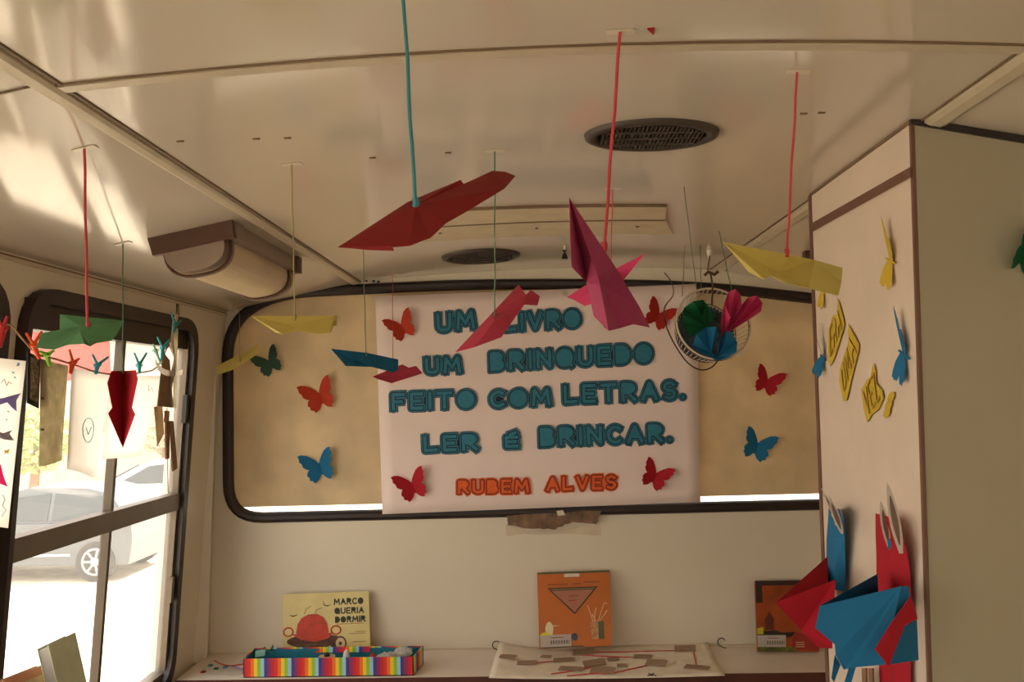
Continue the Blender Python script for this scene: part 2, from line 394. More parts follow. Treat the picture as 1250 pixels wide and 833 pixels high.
# ================================================================ COUNTER
ZCT = at(650, 792, YB).z
yfr = 2.53
ct = thing('counter', (0, 2.66, ZCT-.035), 'cream laminate counter shelf running along the rear wall', 'counter')
G().box((-1.03, yfr+.004, ZCT-.03), (1.045, YB-.001, ZCT)).build('worktop', M['counter'], ct)
G().box((-1.03, yfr, ZCT-.036), (1.045, yfr+.004, ZCT-.001)).build('edge_band', M['counter_edge'], ct)
G().box((-.9, yfr+.05, 0), (-.88, YB-.002, ZCT-.03)).build('support_panel', M['counter'], ct)
G().box((.8, yfr+.05, 0), (.82, YB-.002, ZCT-.03)).build('support_panel', M['counter'], ct)
G().box((-.85, YB-.006, ZCT), (1.0, YB-.001, ZCT+.004)).build('backing_bead', M['trim'], ct)
# ================================================================ STROKE LETTERING
def arc(cx, cy, rx, ry, a0, a1, n=10):
    return [(cx+rx*math.cos(math.radians(a0+(a1-a0)*i/n)), cy+ry*math.sin(math.radians(a0+(a1-a0)*i/n))) for i in range(n+1)]
FONT = {
 'U': (.62, [[(0, 1), (0, .32)]+arc(.31, .3, .31, .3, 180, 360)+[(.62, 1)]]),
 'M': (.82, [[(0, 0), (.08, 1), (.41, .3), (.74, 1), (.82, 0)]]),
 'L': (.55, [[(0, 1), (0, 0), (.55, .04)]]),
 'I': (.0, [[(0, 1), (0, 0)]]),
 'V': (.68, [[(0, 1), (.34, 0), (.68, 1)]]),
 'R': (.62, [[(0, 0), (0, 1), (.3, 1)]+arc(.32, .74, .26, .26, 90, -90, 8)+[(.05, .48)], [(.25, .48), (.62, 0)]]),
 'O': (.74, [arc(.37, .5, .37, .5, 0, 360, 20)]),
 'Q': (.74, [arc(.37, .5, .37, .5, 0, 360, 20), [(.45, .3), (.74, -.02)]]),
 'B': (.6, [[(0, 0), (0, 1), (.28, 1)]+arc(.3, .76, .23, .24, 90, -90, 8)+[(.05, .52)], [(.28, .52)]+arc(.32, .26, .28, .26, 90, -90, 8)+[(0, 0)]]),
 'N': (.62, [[(0, 0), (0, 1), (.62, 0), (.62, 1)]]),
 'E': (.54, [[(.54, 1), (0, 1), (0, 0), (.54, 0)], [(0, .5), (.46, .5)]]),
 'F': (.54, [[(.54, 1), (0, 1), (0, 0)], [(0, .5), (.44, .5)]]),
 'D': (.62, [[(0, 0), (0, 1), (.22, 1)]+arc(.24, .5, .38, .5, 90, -90, 12)+[(0, 0)]]),
 'T': (.66, [[(0, 1), (.66, 1)], [(.33, 1), (.33, 0)]]),
 'C': (.62, [arc(.36, .5, .36, .5, 50, 310, 14)]),
 'A': (.7, [[(0, 0), (.35, 1), (.7, 0)], [(.13, .34), (.57, .34)]]),
 'S': (.54, [[(.52, .86)]+arc(.28, .75, .25, .25, 40, 270, 10)+arc(.28, .25, .26, .25, 90, -140, 10)]),
 '.': (.0, [[(0, .04), (.01, .04)]]),
 'Z': (.58, [[(0, 1), (.58, 1), (0, 0), (.58, 0)]]),
 'É': (.54, [[(.54, .92), (0, .92), (0, 0), (.54, 0)], [(0, .46), (.46, .46)], [(.22, 1.2), (.46, 1.36)]]),
}
def lay_word(word, gap):
    """strokes in a box 0..W x 0..1"""
    x = 0; S = []
    for ch in word:
        w, st = FONT[ch]
        S += [[(x+a, b) for a, b in s] for s in st]; x += w+gap
    W = x-gap; return S, max(W, .3)
def stroke_polys(g, S2, r, O, u, v, n, off, th=.0004):
    """ribbons of half-width r along 2-D polylines, laid in the plane O,u,v at height off along n"""
    nn = 10; vs = []; fs = []
    for s in S2:
        for i in range(len(s)-1):
            a = Vector(s[i]); b = Vector(s[i+1]); t = b-a
            if t.length < 1e-7: continue
            t.normalize(); q = Vector((-t.y, t.x))*r
            if i == 0 and (Vector(s[0])-Vector(s[-1])).length > r: a = a-t*r*.8
            if i == len(s)-2 and (Vector(s[0])-Vector(s[-1])).length > r: b = b+t*r*.8
            ring = [a+q, a-q, b-q, b+q]
            fs.append([len(vs)+k for k in range(4)]); vs += [Vector((p.x, p.y)) for p in ring]
        for p in s:
            fs.append([len(vs)+k for k in range(nn)]); vs += [Vector((p[0]+r*math.cos(2*PI*(k+.5)/nn), p[1]+r*math.sin(2*PI*(k+.5)/nn))) for k in range(nn)]
    res = delaunay_2d_cdt(vs, [], fs, 1, 1e-6)
    g.add([O+u*p.x+v*p.y+n*off for p in res[0]], [tuple(f) for f in res[2]])
def flat(name, g, m, parent):
    """lettering and drawn marks: thin surface, faces left as laid"""
    V = g.V; lo = Vector([min(v[i] for v in V) for i in range(3)]); hi = Vector([max(v[i] for v in V) for i in range(3)])
    o0 = Vector(((lo.x+hi.x)/2, (lo.y+hi.y)/2, lo.z)); me = bpy.data.meshes.new(name); me.from_pydata([v-o0 for v in V], [], g.F)
    me.materials.append(m); o = bpy.data.objects.new(name, me); col.objects.link(o)
    if parent: o.parent = parent; o.location = o0-ORG[parent.name]
    else: o.location = o0
    ORG[o.name] = o0; return o
def word(txt, quad, m_fill, m_line, parent, Y, rw_=.0150, layers=((1.0, 'l', 0), (.85, 'f', 1), (.60, 'l', 2), (.36, 'f', 3)), gap=.42, name='lettering', jit=.02, proj=None, nrm=None, lift=.0012):
    c = [proj(x, y) if proj else at(x, y, Y) for x, y in quad]
    S, W = lay_word(txt, gap); O = c[0]
    n = nrm or Vector((0, -1, 0)); u = (c[1]-c[0]).normalized(); v = (n.cross(u))*-1
    if v.z < 0: v = -v
    def loc(s, t):
        p = bil(c, s, t); d = p-O; return (d.dot(u), d.dot(v))
    wl = (c[1]-c[0]).length; hl = (c[3]-c[0]).length; iu = rw_/wl; iv = rw_/hl
    S2 = [[loc(iu+(1-2*iu)*a/W, iv+(1-2*iv)*b) for a, b in s] for s in S]
    fills = {'f': m_fill, 'l': m_line}; lo = None
    for k, (f, key, z) in enumerate(layers):
        g = G(); stroke_polys(g, S2, rw_*f, O, u, v, n, lift+z*.0004)
        o = flat(name if lo is None else ('letter_fill' if key == 'f' else 'letter_outline'), g, fills[key], parent if lo is None else lo)
        if lo is None: lo = o
    return lo
# ================================================================ POSTER
PY = YB-.018
pc = [at(467, 628, PY), at(855, 613, PY), at(850, 347, PY), at(458, 362, PY)]
po = thing('poster', (pc[0]+pc[1])/2, 'large white paper poster with blue handmade lettering taped over the rear window', 'poster')
def pf(u, v):
    p = bil(pc, u, v); p.y += -.0015*math.sin(u*9+1)*math.sin(v*5) - .002*(abs(2*u-1)**4); return p
V, Fs = sheet(pf, 24, 16); mesh('paper_sheet', V, Fs, M['poster'], po, smooth=True, solid=.0006)
PL = PY-.0032
W_ = [("UM", [(530, 410), (584, 405), (582, 375), (529, 380)]), ("LIVRO", [(612, 409), (712, 403), (711, 374), (611, 380)]), ("É", [(736, 402), (760, 400), (760, 372), (736, 374)]),
      ("UM", [(516, 461), (567, 459), (565, 431), (515, 434)]), ("BRINQUEDO", [(595, 457), (800, 446), (799, 416), (594, 427)]),
      ("FEITO", [(475, 505), (583, 502), (583, 473), (474, 477)]), ("COM", [(595, 502), (676, 499), (675, 470), (594, 474)]), ("LETRAS.", [(685, 497), (839, 491), (838, 461), (684, 467)]),
      ("LER", [(514, 556), (587, 554), (586, 526), (513, 529)]), ("É", [(613, 551), (637, 550), (636, 527), (612, 528)]), ("BRINCAR.", [(656, 549), (823, 543), (822, 514), (655, 519)])]
for t, q in W_: word(t, q, M['blue_l'], M['navy'], po, PL, rw_=.0142)
for t, q in (("RUBEM", [(556, 606), (649, 605), (648, 582), (556, 584)]), ("ALVES", [(664, 603), (755, 600), (755, 577), (664, 580)])):
    word(t, q, M['orange_l'], M['brown_l'], po, PL, rw_=.0115, layers=((1.0, 'f', 0), (.70, 'l', 1), (.34, 'f', 2)))
# tape residue below the poster
def blob(name, px, Y, m, n=26, jit=.12, off=.0008, seed=1, parent=None):
    rnd = random.Random(seed); pts = []
    L = len(px)
    for i in range(L):
        a = px[i]; b = px[(i+1) % L]; k = max(2, int(n/L))
        for j in range(k):
            t = j/k; pts.append((a[0]+(b[0]-a[0])*t+rnd.uniform(-1, 1)*jit*10, a[1]+(b[1]-a[1])*t+rnd.uniform(-1, 1)*jit*10))
    return G().prism([at(x, y, Y) for x, y in pts], (0, -off, 0)).build(name, m, parent)
tr = blob('tape_residue', [(619, 629), (733, 624), (729, 640), (700, 638), (676, 646), (644, 645), (620, 641)], YB-.016, plain('adhesive_brown', (126, 96, 72), noise=.3, scale=30), 40, .12, .004)
tag(tr, 'brown old tape adhesive patch on the window frame below the poster', 'tape residue')
blob('torn_tape', [(618, 641), (645, 648), (690, 646), (733, 640), (734, 655), (700, 651), (640, 653), (618, 655)], YB-.001, plain('old_tape', (206, 190, 166), rough=.3), 30, .1, .001, 3)
tag(bpy.data.objects['torn_tape'], 'pale torn strip of old tape on the rear wall under the brown adhesive patch', 'tape')
tp = G().prism([at(x, y, YB-.022) for x, y in ((679, 624), (687, 623), (690, 629), (681, 630))], (0, -.001, 0)).build('tape', M['tape'])
tag(tp, 'small clear tape piece at the middle of the lower poster edge', 'tape')
# ================================================================ BUTTERFLIES
WING = [(0, .10), (.05, .20), (.14, .30), (.27, .42), (.40, .47), (.50, .46), (.475, .38), (.49, .30), (.44, .22), (.435, .13), (.37, .06), (.30, .02), (.36, -.04), (.39, -.13), (.345, -.18), (.355, -.26), (.28, -.30), (.25, -.37), (.17, -.345), (.10, -.30), (.03, -.20), (0, -.16)]
def butterfly(px_l, px_r, fold, m, label, proj, u, v, n, group=None, size=None, asym=1.0, lift=.002):
    a = proj(*px_l); b = proj(*px_r)
    if size is None: size = (b-a).length/math.cos(math.radians(fold))/.98
    dx = (b-a).dot(u); dz = (b-a).dot(v); ang = math.atan2(dz, dx)
    U = u*math.cos(ang)+v*math.sin(ang); W = v*math.cos(ang)-u*math.sin(ang)
    c = (a+b)/2 - W*size*.44 + n*lift
    t = thing('paper_butterfly', c, label, 'butterfly', group)
    for s, fo in ((-1, fold*asym), (1, fold)):
        f = math.radians(fo); ridge = math.sin(f)
        V = [c+W*y*size+(U*s*math.cos(f)+n*math.sin(f))*(x*size) for x, y in WING]
        # slight curl
        V = [p+n*(.10*size*(abs((p-c).dot(U))/size)**2) for p in V]
        G().prism(V, n*.0005).build('wing', m, t)
    G().tube([c+W*size*y+n*.0012 for y in (-.2, -.1, 0, .08, .13)], [size*.012, size*.02, size*.022, size*.02, size*.01], 6).build('body_fold', m, t)
    return t
RU, RV, RN = Vector((1, 0, 0)), Vector((0, 0, 1)), Vector((0, -1, 0))
rp = lambda x, y: at(x, y, YB-.02)
rg = lambda x, y: at(x, y, YB+.012)
BG = 'paper butterflies around the poster'
butterfly((468, 393), (500, 377), 22, M['orange'], 'orange-red paper butterfly at the upper left corner of the poster', rp, RU, RV, RN, BG)
butterfly((479, 583), (516, 569), 22, M['crimson'], 'crimson paper butterfly at the lower left corner of the poster', rp, RU, RV, RN, BG)
butterfly((790, 558), (823, 574), 22, M['crimson'], 'crimson paper butterfly at the lower right corner of the poster', rp, RU, RV, RN, BG)
butterfly((795, 363), (827, 380), 22, M['rust'], 'rust red paper butterfly at the upper right of the poster beside the basket', rp, RU, RV, RN, BG)
WG = 'paper butterflies on the rear window'
butterfly((307, 438), (337, 421), 22, M['greygreen'], 'grey-green paper butterfly on the rear window, below the yellow planes', rg, RU, RV, RN, WG)
butterfly((365, 474), (403, 459), 22, M['orange'], 'orange-red paper butterfly on the rear window left of the poster', rg, RU, RV, RN, WG)
butterfly((366, 558), (405, 546), 22, M['blue'], 'blue paper butterfly on the rear window, lower left of the poster', rg, RU, RV, RN, WG)
butterfly((925, 445), (958, 458), 22, M['crimson'], 'crimson paper butterfly on the rear window right of the poster', rg, RU, RV, RN, WG)
butterfly((911, 521), (948, 535), 22, M['blue'], 'blue paper butterfly on the rear window right of the poster, under the crimson one', rg, RU, RV, RN, WG)
# butterflies and letters on the closet side
CU = Vector((0, -1, 0)); CU = (CU-CNn*CU.dot(CNn)).normalized(); CV = CNn.cross(CU); CV = CV if CV.z > 0 else -CV
cp = lambda x, y: cl(x, y, .001)
def closet_fly(pxc, size, ang, fold, m, label, asym=1.0):
    a = cp(*pxc); U = CU*math.cos(ang)+CV*math.sin(ang); W = CV*math.cos(ang)-CU*math.sin(ang); c = a+CNn*.002
    t = thing('paper_butterfly', c, label, 'butterfly', 'paper butterflies on the closet side')
    for s, fo in ((-1, fold), (1, fold*asym)):
        f = math.radians(fo)
        V = [c+W*y*size+(U*s*math.cos(f)+CNn*math.sin(f))*(x*size) for x, y in WING]
        V = [p-CU*(p-c).dot(CU)*.66 for p in V]
        G().prism(V, CNn*.0005).build('wing', m, t)
    G().tube([c+W*size*y+CNn*.0012 for y in (-.2, -.1, 0, .08, .13)], size*.016, 6).build('body_fold', m, t)
    return t
closet_fly((1089, 318), .112, 1.2, 9, M['gold'], 'strong yellow paper butterfly high on the closet side below the brown band', 1.0)
closet_fly((1105, 432), .115, 1.2, 9, M['blue'], 'blue paper butterfly on the closet side beside its front corner')
closet_fly((1006, 436), .100, 1.2, 18, M['blue'], 'blue paper butterfly at the far edge of the closet side, left of the yellow letters')
closet_fly((1006, 356), .085, 1.2, 9, M['gold'], 'strong yellow paper butterfly at the far edge of the closet, behind the yellow plane')
# green one on the closet front
fp = lambda x, y: at(x, y, CN-.002)
c = fp(1250, 310)
t = thing('paper_butterfly', c, 'green paper butterfly on the closet front at the right edge of the photo', 'butterfly')
for s, f0 in ((-1, 50), (1, 50)):
    f = math.radians(f0); an = -.5; U = RU*math.cos(an)+RV*math.sin(an); W = RV*math.cos(an)-RU*math.sin(an)
    G().prism([c+W*y*.09+(U*s*math.cos(f)+RN*math.sin(f))*(x*.09) for x, y in WING], RN*.0005).build('wing', M['deepgreen'], t)
# yellow letters: ERA UMA VEZ ...
def cut_word(txt, outline, quad, label):
    poly = [cl(x, y, .003) for x, y in outline]
    t = thing('paper_word', poly[0], label, 'paper lettering', 'yellow paper words on the closet side')
    G().prism(poly, CNn*.001).build('paper_cutout', M['gold'], t)
    word(txt, quad, M['gold'], M['brown_l'], t, 0, rw_=.0055, layers=((.42, 'l', 0), (.2, 'f', 1)), gap=.35, name='lettering', proj=lambda x, y: cl(x, y, .004), nrm=CNn)
    return t
cut_word('ERA', [(1023, 366), (1025, 371), (1031, 394), (1030, 402), (1018, 440), (1014, 447), (1012, 440), (1011, 424), (1012, 402), (1018, 385), (1023, 384)], [(1013.5, 440), (1029.5, 402), (1025, 372), (1013, 400)], 'yellow paper letters ERA, uppermost word on the closet side')
cut_word('UMA', [(1036, 396), (1049, 421), (1048, 430), (1040, 462), (1034, 489), (1030, 490), (1025, 466), (1026, 450), (1033, 428), (1036, 420)], [(1030, 486), (1048, 430), (1038, 403), (1027, 452)], 'yellow paper letters UMA, middle word on the closet side')
cut_word('VEZ', [(1067, 444), (1069, 452), (1070, 468), (1077, 476), (1079, 486), (1073, 500), (1064, 507), (1059, 516), (1055, 500), (1052, 476), (1059, 464), (1063, 460)], [(1059, 512), (1077, 488), (1067, 450), (1053, 478)], 'yellow paper letters VEZ, lowest word on the closet side')
for (x, y), s in (((1088, 485), 'uppermost'), ((1085, 495), 'middle'), ((1083, 504), 'lowest')):
    c = cl(x, y, .003); o = G().prism([c+CU*.014*math.cos(a)+CV*.0075*math.sin(a)+CV*.3*.014*math.cos(a) for a in [2*PI*k/10 for k in range(10)]], CNn*.001).build('paper_dot', M['gold'])
    tag(o, s+' of the three yellow paper dots after the word VEZ', 'paper dot', 'yellow paper dots after the words')
# ================================================================ PAPER PLANES
def string_pts(a, b, k=8, sway=.0006):
    return [lerp(Vector(a), Vector(b), i/k)+Vector((sway*math.sin(i*1.7+a[0]*30), 0, 0)) * (0 if i in (0, k) else 1) for i in range(k+1)]
def ceil_at(px, py):
    """where the ray through px,py meets the ceiling"""
    r = ray(px, py); lo, hi = .1, 6
    for _ in range(50):
        m = (lo+hi)/2; p = CAM+r*(m/r.y)
        if p.z < H0+zc(p.x): lo = m
        else: hi = m
    return CAM+r*(lo/r.y)
def plane(label, P, Fs, m, yarn=None, yr=.001, attach=None, anchor=None, group='hanging paper planes', tape=True, ceil_pt=None, name='paper_plane'):
    V = [at(*p) for p in P]
    a = at(*attach)
    t = thing(name, a, label, 'paper plane', group)
    mesh('folded_paper', V, Fs, m, t, solid=.0007)
    if yarn:
        top = ceil_pt if ceil_pt is not None else ceil_at(*anchor)
        G().tube(string_pts(top+Vector((0, 0, -.001)), a+Vector((0, 0, -.004))), yr, 6).build('string', yarn, t)
        G().tube([a+Vector((0, 0, -.005)), a+Vector((.001, 0, .002)), a+Vector((0, 0, .006))], yr*1.9, 6).build('knot', yarn, t)
        if tape:
            x, y = top.x, top.y
            q = [on_ceil(x-.016, y-.006, .0006), on_ceil(x+.016, y-.007, .0006), on_ceil(x+.017, y+.007, .0006), on_ceil(x-.015, y+.006, .0006)]
            G().hexa(q, [v+Vector((0, 0, -.0008)) for v in q]).build('tape', M['tape'], t)
    return t
yr_red = plain('red_yarn', (192, 58, 66)); yr_teal = plain('teal_yarn', (56, 128, 138)); yr_green = plain('green_thread', (96, 124, 96)); yr_yel = plain('olive_thread', (160, 150, 92))
# dark red, big, close
plane('dark red paper plane pointing left, biggest, hung on thick teal yarn',
  [(413,302,.76),(498,247,.82),(562,220,.86),(566,225,.86),(601,209,.90),(616,210,.90),(629,215,.88),(616,230,.84),(570,258,.80),(545,272,.775),(526,290,.76),(500,300,.74),(478,300,.745),(481,306,.75),(448,305,.755),(507,251,.80)],
  [(0,15,1),(1,15,2),(2,15,3),(3,15,7,4),(4,7,5),(5,7,6),(0,14,13,12,11),(0,11,15),(11,10,15),(10,9,15),(9,8,15),(8,7,15)], M['darkred'], yr_teal, .0019, (507,250,.80), (496,-50), ceil_pt=Vector((at(507,250,.8).x-.0095, .80, H0+zc(-.1))))
# magenta
plane('magenta paper plane hung nose up on thick red yarn in front of the poster',
  [(695,242,.88),(751,326,.97),(780,374,1.03),(793,400,1.06),(773,396,1.02),(732,347,.92),(698,326,.90),(711,313,.94),(716,345,.95),(725,386,.985),(743,404,.95),(756,401,1.01),(722,316,.915),(730,338,.93),(696,292,.885),(706,298,.925),(738,350,.975)],
  [(0,1,13),(0,13,12),(1,16,13),(1,2,16),(2,3,4),(2,4,16),(16,4,11),(16,11,10),(16,10,5),(5,10,9),(5,9,8),(0,12,15),(0,15,14),(14,15,7,6),(6,7,8),(12,8,7),(12,7,15),(12,13,5,8),(13,16,5)], M['magenta'], yr_red, .0020, (737,302,.955), (757,38))
# pale yellow right
plane('big pale yellow paper plane pointing left, hung on red yarn beside the closet',
  [(883,296,1.06),(964,311,1.10),(995,318,1.13),(1028,327,1.17),(1027,344,1.17),(1023,361,1.13),(987,352,1.06),(959,346,1.05),(932,341,1.03),(914,332,1.05),(928,327,1.08),(950,333,1.11),(941,337,1.07)],
  [(0,1,11),(0,11,10),(1,2,11),(2,3,4),(2,4,5,6),(2,6,11),(6,7,11),(11,7,12),(11,12,10),(10,12,8),(0,10,8),(0,8,9)], M['yellow'], yr_red, .0016, (960,309,1.10), (973,87))
# pink (in front of LIVRO)
plane('pink paper plane pointing down left, hung on green thread in front of the word LIVRO',
  [(556,430,1.36),(633,348,1.50),(642,360,1.46),(648,354,1.48),(659,362,1.50),(656,373,1.47),(612,412,1.38),(579,424,1.35),(604,392,1.38),(640,372,1.44),(600,385,1.42)],
  [(0,10,1),(1,10,2),(0,8,10),(10,8,9,2),(2,9,3),(3,9,4),(4,9,5),(0,7,8),(8,7,6),(8,6,9)], M['pink'], yr_green, .0013, (604,388,1.41), (604,184))
# small star shaped pink behind the magenta plane
plane('small hot pink paper plane mostly hidden behind the magenta plane',
  [(788,309,1.75),(750,329,1.85),(766,336,1.84),(735,352,1.82),(714,349,1.88),(692,363,1.92),(700,366,1.9),(714,374,1.86),(744,362,1.78)],
  [(0,1,2),(1,3,2),(1,4,3),(4,5,6,3),(6,7,3),(3,7,8),(3,8,2)], M['hotpink'], yr_red, .0010, (745,345,1.82), (748,230))
plane('blue paper plane pointing left, hung on green thread at the left edge of the poster',
  [(404,426,2.16),(448,431,2.22),(486,439,2.28),(486,452,2.26),(480,455,2.24),(454,448,2.18),(422,447,2.15),(441,441,2.17),(430,440,2.19)],
  [(0,1,8),(1,7,8),(1,2,3,4),(1,4,5,7),(0,8,6),(8,7,5),(8,5,6)], M['blue'], yr_green, .0012, (447,433,2.20), (443,296))
plane('small pink paper plane hung just right of the blue plane, against the poster',
  [(455,460,2.60),(491,445,2.66),(499,449,2.64),(508,447,2.66),(516,456,2.64),(478,468,2.58),(461,463,2.59),(485,458,2.62)],
  [(0,1,7),(1,2,7),(2,3,4,7),(0,7,5,6),(7,4,5)], M['pink'], yr_red, .0010, (480,455,2.62), (479,334))
plane('pale yellow paper plane pointing left, hung on olive thread over the window corner',
  [(306,386,1.40),(412,386,1.48),(411,398,1.47),(405,397,1.45),(403,407,1.44),(388,408,1.43),(364,404,1.42),(345,408,1.39),(337,406,1.41),(350,396,1.43),(408,385,1.43)],
  [(0,1,9),(1,10,2),(1,2,3),(1,3,4),(1,4,5,9),(5,6,9),(0,9,6),(0,6,7),(0,7,8)], M['yellow'], yr_yel, .0011, (360,388,1.44), (356,200))
plane('smallest pale yellow paper plane, over the black left frame of the rear window',
  [(263,448,2.62),(304,427,2.70),(314,420,2.70),(318,430,2.68),(286,451,2.64),(265,458,2.60),(290,442,2.66)],
  [(0,1,6),(1,2,3,6),(0,6,4,5),(6,3,4)], M['yellow'], yr_yel, .0010, (293,440,2.66), (292,372))
plane('pale green paper plane pointing right, hung on red yarn in front of the side window',
  [(152,392,1.26),(73,384,1.30),(73,403,1.27),(51,407,1.25),(44,425,1.22),(65,427,1.18),(83,421,1.18),(103,420,1.16),(110,423,1.17),(117,419,1.18),(136,416,1.20),(142,410,1.22),(98,405,1.19),(100,399,1.25)],
  [(0,1,13),(1,2,13),(2,3,13),(3,4,13),(0,13,12),(13,4,5,12),(12,5,6),(0,12,10,11),(12,6,7),(12,7,8,9),(12,9,10)], M['green'], yr_red, .0019, (107,399,1.24), (103,181))
plane('red folded paper plane hanging nose down on green thread in front of the side window',
  [(150,547,1.60),(132,505,1.56),(137,498,1.58),(131,468,1.56),(136,453,1.56),(166,452,1.56),(168,464,1.56),(161,498,1.58),(165,506,1.56),(150,500,1.62),(150,453,1.63)],
  [(4,10,9,2,3),(10,5,6,7,9),(2,9,0,1),(9,7,8,0)], M['crimson'], yr_green, .0013, (150,453,1.62), (150,297), name='paper_plane')
# ================================================================ CEILING FITTINGS
def ceil_vent(c, rx, ry, label):
    z = c.z
    t = thing('ceiling_vent', c, label, 'ceiling vent', 'round ceiling vents')
    n = 32
    def ring(r, d): return [Vector((c.x+rx*r*math.cos(2*PI*i/n), c.y+ry*r*math.sin(2*PI*i/n), H0+zc(c.x+rx*r*math.cos(2*PI*i/n))-d)) for i in range(n)]
    rs = [ring(1, 0), ring(.98, .006), ring(.92, .009), ring(.84, .008), ring(.8, .002), ring(.8, -.0)]
    V = [v for r in rs for v in r]; Fs = [(a*n+i, a*n+(i+1) % n, (a+1)*n+(i+1) % n, (a+1)*n+i) for a in range(5) for i in range(n)]
    mesh('outer_ring', V, Fs, M['vent'], t, smooth=True)
    mesh('backing', ring(.82, .001)+ring(.82, .0002), [tuple(range(n)), tuple(range(2*n-1, n-1, -1))], M['ventdark'], t)
    g = G()
    for k in range(-12, 13):
        x = k/13*.78*rx; h = math.sqrt(max(0, 1-(x/rx/.8)**2))*ry*.78
        zz = H0+zc(c.x+x); g.box((c.x+x-.0014, c.y-h, zz-.008), (c.x+x+.0014, c.y+h, zz-.002))
    g.build('louvres', M['vent'], t)
    g = G()
    for k in (-1, 0, 1): g.box((c.x-rx*.7, c.y+k*ry*.4-.002, H0+zc(c.x)-.0095), (c.x+rx*.7, c.y+k*ry*.4+.002, H0+zc(c.x)-.0065))
    g.build('cross_bars', M['vent'], t)
c1 = ceil_at(795, 163); ceil_vent(c1, .105, ceil_at(795, 144).y-c1.y-.0, 'large dark oval vent in the ceiling, nearer of two')
c2 = ceil_at(587, 312); ceil_vent(c2, .112, .118, 'smaller-looking dark round vent in the ceiling close to the rear window')
# roof hatch strips
def ceil_plate(px4, th, name, m, parent=None, inset=0):
    q = [ceil_at(*p) for p in px4]
    g = G(); nx = 10; 
    V, Fs = sheet(lambda u, v: bil(q, u, v), nx, 1)
    top = [Vector((v.x, v.y, H0+zc(v.x)+.001)) for v in V]; bot = [Vector((v.x, v.y, H0+zc(v.x)-th)) for v in V]
    n = len(V); g.add(top+bot, [tuple(f) for f in Fs]+[tuple(i+n for i in f) for f in Fs])
    per = list(range(nx+1))+list(range(2*nx+1, nx, -1)); L = len(per)
    g.F += [(per[i], per[(i+1) % L], n+per[(i+1) % L], n+per[i]) for i in range(L)]
    return g.build(name, m, parent)
hc = ceil_at(690, 265)
ht = thing('ceiling_hatch', hc, 'long cream cover strip screwed across the ceiling in front of the rear window', 'ceiling hatch')
ceil_plate([(508, 276), (812, 266), (814, 249), (500, 258)], .0045, 'cover_strip', plain('cover_cream', (214, 196, 160), rough=.4), ht)
ceil_plate([(500, 296), (822, 285), (812, 268), (508, 278)], .003, 'rear_flange', plain('cover_cream', (214, 196, 160), rough=.4), ht)
ceil_plate([(500, 259), (814, 250.5), (814, 249), (500, 257.5)], .0050, 'edge_line', M['seam'], ht)
ceil_plate([(508, 277.2), (812, 267.6), (812, 266.4), (508, 276)], .0052, 'edge_line', M['seam'], ht)
for x, y in ((537, 283), (655, 277), (778, 275)):
    p = ceil_at(x, y); o = G().tube([p, p+Vector((0, 0, -.005))], .004, 8).build('screw', M['vent'], ht)
# staples and rivets
for i, (x, y) in enumerate(((313, 169), (351, 168), (455, 192), (981, 138), (220, 172), (547, 186), (1003, 137), (147, 169))):
    p = ceil_at(x, y); o = G().box((p.x-.005, p.y-.0018, p.z-.002), (p.x+.005, p.y+.0018, p.z+.002)).build('staple', M['seam'])
    tag(o, 'tiny dark staple left in the glossy cream ceiling', 'staple', 'staples in the ceiling')
# red scrap of tape near the seam
q = [ceil_at(790, 34), ceil_at(799, 33), ceil_at(798, 41)]
tag(G().hexa(q, [v-Vector((0, 0, .002)) for v in q]).build('paper_scrap', M['red']), 'tiny red paper scrap stuck to the ceiling by the front seam', 'paper scrap')
# old tape with no string
for (x, y), s in (((352, 198), 'left of the red plane'), ((120, 180), 'above the pale green plane')):
    pass
# small dark hook
p = ceil_at(689, 300)
hk = thing('ceiling_hook', p, 'small dark metal ceiling hook left of the magenta plane', 'hook')
G().tube([p, p-Vector((0, 0, .012))], .003, 8).build('stem', M['tape'], hk)
G().tube([p-Vector((0, 0, .012)), p-Vector((0, 0, .020)), p-Vector((0, 0, .026)), p-Vector((0, 0, .036))], [.007, .002, .006, .009], 10).build('bell', M['black'], hk)
# bracket far right
p = at(986, 300, 2.3); o = G().box((p.x-.012, 2.28, p.z-.035), (p.x+.02, 2.31, H0+zc(p.x))).build('bracket', M['lamp_brown'])
tag(o, 'brown metal bracket on the ceiling behind the closet', 'bracket')
for i, (x, y) in enumerate(((447, 343), (456, 343.5), (462, 344))):
    p = at(x, y, 2.78); o = ellipsoid(p, .005, .004, .004, 8, 6).build('screw', M['black'])
    tag(o, 'dark screw at the joint of ceiling trim and rear wall', 'screw', 'screws over the rear window')
# ---- ceiling lamp
LA, LB = 1.74, 2.24
xa = at(182, 280, LA).x; xb = at(282, 277, LA).x; cxl = (xa+xb)/2; wl = (xb-xa)/2
slope = (.373-.283)/.45
def lp(s, d, y): # s across -1..1, d below the ceiling
    x = cxl+s*wl; return Vector((x+slope*d, y, H0+zc(x)-d))
lt = thing('ceiling_light', lp(0, .09, 2), 'yellowed box-shaped ceiling lamp with brown end caps above the side window', 'ceiling light')
def lprism(name, prof, y0, y1, m):
    return G().hexa([lp(s, d, y0) for s, d in prof], [lp(s, d, y1) for s, d in prof]).build(name, m, lt)
basep = [(-1, 0), (-1, .012), (-.93, .034), (.95, .034), (1, .012), (1, 0)]
lprism('base_plate', basep, LA+.012, LB-.005, M['lamp_grey'])
lprism('end_cap', [(-1.02, 0), (-.98, .036), (1.0, .036), (1.03, 0)], LA-.004, LA+.012, M['lamp_brown'])
lprism('end_cap', [(-1.02, 0), (-.98, .036), (1.0, .036), (1.03, 0)], LB-.005, LB+.012, M['lamp_brown'])
